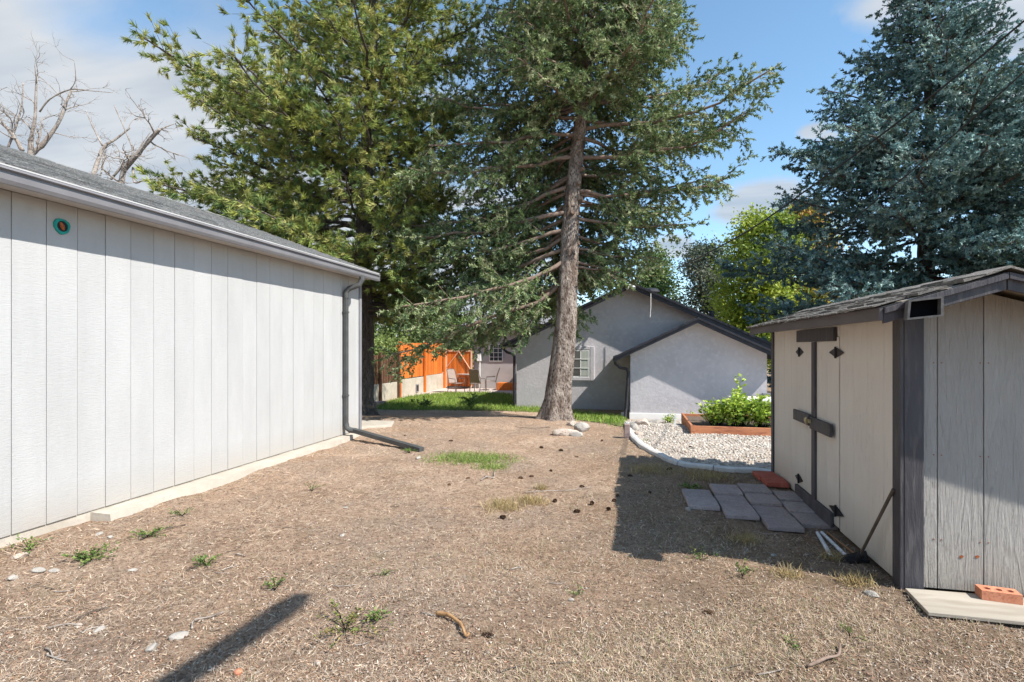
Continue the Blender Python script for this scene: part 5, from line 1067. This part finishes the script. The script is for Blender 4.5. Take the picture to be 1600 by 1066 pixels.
q = G(1066, 655); bush(q.x, q.y, q.z, .62, .16, 9, 22, .06, 'tall pale weed growing at the corner of the raised bed', [(.30, .36, .14), (.22, .30, .10), (.4, .42, .25)], 7, group=None)
q = G(1045, 662); bush(q.x, q.y, q.z, .25, .16, 12, 16, .05, 'low green weed in the gravel left of the raised bed', YG, 8, group=None)
q = G(1080, 664); bush(q.x, q.y - .1, q.z, .32, .10, 8, 16, .05, 'small green sprout against the left board of the raised bed', YG, 9, group=None)
q = G(1055, 668); o = MB().box(q.x - .014, q.x + .014, q.y - .006, q.y + .006, q.z - .02, q.z + .25).build('plant_marker', M_white, origin=tuple(q)); tag(o, 'small white upright plant marker stuck in the gravel', 'marker')
q = G(973, 652); o = MB().tube([q - Vector((0, 0, .05)), q + Vector((0, 0, .14))], .05, 10).build('standpipe', M_white, origin=tuple(q)); tag(o, 'short white pipe stub by the house wall', 'pipe')

# rocks
def rock(px, py, sx_, sy_, sz_, m, label, seed, group=None, name='rock', rot=0):
    rd = random.Random(seed); bm = bmesh.new(); bmesh.ops.create_icosphere(bm, subdivisions=3, radius=1); dirs = [(Vector([rd.gauss(0, 1) for _ in range(3)]).normalized(), rd.uniform(.55, .9)) for _ in range(9)]
    for v in bm.verts:
        co = v.co.copy()
        for d, k in dirs:
            e = co.dot(d) - k
            if e > 0: co -= d * e * .9
        co *= 1 + rd.uniform(-.02, .02); v.co = Vector((co.x * sx_, co.y * sy_, co.z * sz_))
    me = bpy.data.meshes.new(name); bm.to_mesh(me); bm.free(); me.materials.append(m); o = bpy.data.objects.new(name, me); COL.objects.link(o); c = G(px, py); o.location = c + Vector((0, 0, sz_ * .35)); o.rotation_euler = (0, 0, rot); tag(o, label, 'rock', group)
rock(884, 679, .25, .16, .085, M_rock, 'flat tan rock at the foot of the fir tree', 1, rot=.2)
rock(909, 674, .17, .14, .13, M_wrock, 'upright jagged grey-white rock beside the fir trunk', 2)
rock(900, 681, .14, .10, .06, M_wrock, 'small low white rock in front of the upright rock', 3)
rock(872, 676, .10, .09, .05, M_rock, 'small brownish rock at the left of the flat tan rock', 4)
rock(897, 665, .16, .1, .08, M_rock, 'pale rock right behind the others, touching the fir roots', 14)
rock(990, 671, .12, .15, .12, M_wrock, 'pale rock at the left end of the gravel beside the wooden post', 5)
rock(1004, 664, .18, .14, .10, M_rock, 'tan boulder behind the end of the edging', 6)
rock(1027, 662, .20, .12, .07, M_wrock, 'flat white rock in the gravel before the house wing', 7)
rock(998, 680, .09, .08, .06, M_rock, 'small pinkish rock inside the curve of the edging', 8)
rock(1313, 1022 - 10 - 78, .05, .04, .02, M_wrock, 'whitish stone on the dirt before the shed corner', 9) if False else None
WR = [(60, 893, .055, .022, 'long pale stone in the dirt near the garage foot, far left'), (30, 872, .06, .03, 'pinkish pale stone touching the garage weeds at far left'), (155, 836, .045, .02, 'white stone lying just before the end of the concrete ledge'), (172, 841, .035, .018, 'smaller white stone beside the ledge corner'), (207, 892, .035, .012, 'flat pale chip in the dirt right of the largest weed'), (155, 985, .04, .013, 'pale oval stone in the lower left dirt'), (122, 979, .035, .012, 'yellowish stone left of the pale oval stone'), (279, 996, .055, .02, 'white mottled stone left of the dark shadow'), (238, 1013, .045, .022, 'bluish white stone in the lower left dirt'), (372, 1053, .03, .018, 'small red stone at the bottom of the photo'), (540, 794, .03, .01, 'white chip in the yard below the leader'), (535, 837, .035, .01, 'white flat chip in the left middle of the yard'), (1362, 930, .05, .02, 'pale rough stone on the dirt in front of the shed corner'), (1209, 868, .03, .01, 'white chip lying in the shed shadow'), (1075, 797, .05, .02, 'small pale stone at the corner of the leftmost paver'), (497, 1037, .025, .012, 'little pinkish stone near the bottom centre'), (893, 938, .02, .01, 'tiny white pebble pair in the middle dirt'), (653, 717, .06, .03, 'pale curled bark piece at the mouth of the leader'), (20, 905, .05, .02, 'grey slab chip at the far left edge'), (85, 893, .04, .015, 'dark grey stone beside the long pale stone')]
for k, (px, py, s, h, lab) in enumerate(WR): rock(px, py, s, s * .6, h, M_brick if 'red' in lab and 'small red' in lab else (M_rock if 'pink' in lab or 'yellow' in lab else M_wrock), lab, 40 + k, 'loose stones in the dirt', name='stone', rot=k)
# pine cones
cm = MB(); nr = 9
pts = [(0, 0, 0)]; 
for k in range(nr):
    z = k / nr; rr = .028 * math.sin(math.pi * (.12 + .85 * z)) ** .7
    for q in range(8):
        a = 2 * math.pi * (q + .5 * (k % 2)) / 8; zc = .01 + z * .07; i = len(cm.v)
        o_ = Vector((math.cos(a), math.sin(a), 0)); t_ = Vector((-math.sin(a), math.cos(a), 0))
        cm.v += [tuple(o_ * rr * .3 + Vector((0, 0, zc))), tuple(o_ * rr + t_ * .009 + Vector((0, 0, zc + .006))), tuple(o_ * rr * 1.12 + Vector((0, 0, zc + .012))), tuple(o_ * rr - t_ * .009 + Vector((0, 0, zc + .006)))]; cm.f += [(i, i + 1, i + 2, i + 3)]
cone0 = cm.build('pine_cone', M_cone); cme = cone0.data; bpy.data.objects.remove(cone0)
ANCH = {'the end of the downspout leader': (655, 706), 'the green grass patch': (735, 717), 'the larger dry grass tuft': (787, 792), 'the smaller dry grass tuft': (832, 785), 'the rocks by the fir': (890, 676), 'the corner of the shed shadow': (967, 850), 'the far corner of the shed shadow': (976, 706), 'the leftmost paver': (1075, 785), 'the bend of the edging': (1030, 712), 'the curved stick': (715, 980), 'the red twig': (1300, 1030), 'the lower left white stone': (279, 996), 'the largest weed': (140, 876), 'the lone left weed': (322, 884), 'the weed below the ledge': (232, 840), 'the tip of the narrow shadow': (470, 930), 'the sprawling foreground weed': (540, 985), 'the white pipes': (1300, 860), 'the pale pebble pair': (893, 938), 'the garage slab': (590, 667), 'the fir trunk': (865, 650), 'the low right weed': (1240, 1010), 'the sunny weed left of the board': (1160, 900), 'the faint yard weed': (487, 768)}
USED = set()
def place_label(px, py, what):
    order = sorted(ANCH, key=lambda k: (ANCH[k][0] - px) ** 2 + (2 * (ANCH[k][1] - py)) ** 2)
    for k in order[:9]:
        ax_, ay = ANCH[k]; dx, dy_ = px - ax_, 2 * (py - ay); d = math.hypot(dx, dy_)
        side = ('right of' if dx > 0 else 'left of') if abs(dx) > 2 * abs(dy_) else (('in front of' if dy_ > 0 else 'beyond') if abs(dy_) > 2 * abs(dx) else ('in front and to the right of' if dy_ > 0 and dx > 0 else 'in front and to the left of' if dy_ > 0 else 'beyond and to the right of' if dx > 0 else 'beyond and to the left of'))
        lab = what + (' just ' if d < 60 else ' ') + side + ' ' + k
        if lab not in USED and len(lab.split()) <= 16: USED.add(lab); return lab
    return what
rd = random.Random(77); cones = [(727, 748), (755, 746), (779, 810), (865, 783), (895, 800), (926, 787), (957, 783), (967, 778), (835, 745), (818, 748), (700, 690), (860, 735), (881, 705), (940, 690), (955, 797), (630, 681), (1040, 735), (1015, 772), (750, 994), (1260, 845), (1075, 700), (905, 760), (990, 745), (850, 700), (1120, 960), (700, 760), (905, 715)]
for px, py in cones:
    if px == 1260: continue
    c = G(px, py); o = inst('pine_cone', cme, None, c + Vector((0, 0, .008)), (R(90) + rd.uniform(-.3, .3), rd.uniform(-.4, .4), rd.uniform(0, 6.28)), [rd.uniform(.55, .8), rd.uniform(.55, .8), rd.uniform(.75, 1.05)])
    tag(o, place_label(px, py, 'dark brown pine cone'), 'pine cone', 'fallen pine cones')
# sticks
def stick(pxs, r_, m, label, name='stick', lift=.012, group=None):
    P = catmull([G(*p) + Vector((0, 0, r_ + .004 + lift * (k % 2))) for k, p in enumerate(pxs)], 4); n = len(P); b = MB().tube(P, [r_ * (1 - .5 * k / n) * random.uniform(.85, 1.15) for k in range(n)], 7, jit=.12); tag(b.build(name, m, smooth=True, origin=tuple(P[0])), label, 'stick', group)
stick([(682, 963), (700, 968), (716, 976), (722, 987), (728, 998), (733, 997)], .0125, mat('stick_brown', (.30, .16, .07), (.44, .27, .13), 30, .8, .5, 60), 'thick curved brown stick lying in the lower middle of the yard')
stick([(1262, 1045), (1290, 1036), (1310, 1027), (1312, 1013)], .009, M_limb, 'dark reddish twig with an upturned end at lower right')
stick([(752, 752), (760, 748), (771, 748), (773, 738)], .009, M_deadlimb, 'pale forked twig in front of the green grass patch')
stick([(818, 771), (850, 770), (885, 768), (925, 764)], .006, M_deadlimb, 'long thin straight twig beyond the big dry tufts')
stick([(75, 984), (105, 981), (128, 980)], .006, M_deadlimb, 'pale bent twig beside the yellowish stone at lower left')
stick([(300, 985), (303, 975), (325, 967), (352, 961)], .006, M_deadlimb, 'pale forked twig left of the dark shadow')
stick([(105, 978), (140, 962), (172, 950)], .005, M_handle, 'thin dark twig in the lower left dirt')
stick([(220, 845), (250, 832), (290, 822)], .007, M_handle, 'dark twig lying along the weeds near the ledge')
stick([(70, 1016), (78, 1022), (82, 1028)], .006, M_deadlimb, 'short pale twig at the far lower left')
stick([(860, 668), (830, 671), (805, 668)], .008, M_limb, 'thin brown branch on the crest left of the rocks')
RD2 = random.Random(3)
for k in range(46):
    px = RD2.uniform(10, 1380); py = RD2.uniform(700, 1060); L_ = RD2.uniform(14, 46) * (py - 543) / 400; a = RD2.uniform(-.6, .6)
    gq = G(px, py)
    if not bool(ok(np.array([gq.x]), np.array([gq.y]))[0]) or gq.x > 1.4: continue
    stick([(px, py), (px + L_ * .5 * math.cos(a), py + L_ * .25 * math.sin(a) + RD2.uniform(-3, 3)), (px + L_ * math.cos(a), py + L_ * .5 * math.sin(a))], RD2.uniform(.002, .0045), RD2.choice([M_deadlimb, M_limb, M_handle, M_deadlimb]), place_label(px, py, 'thin dry twig'), 'twig', .004, 'loose twigs on the dirt')
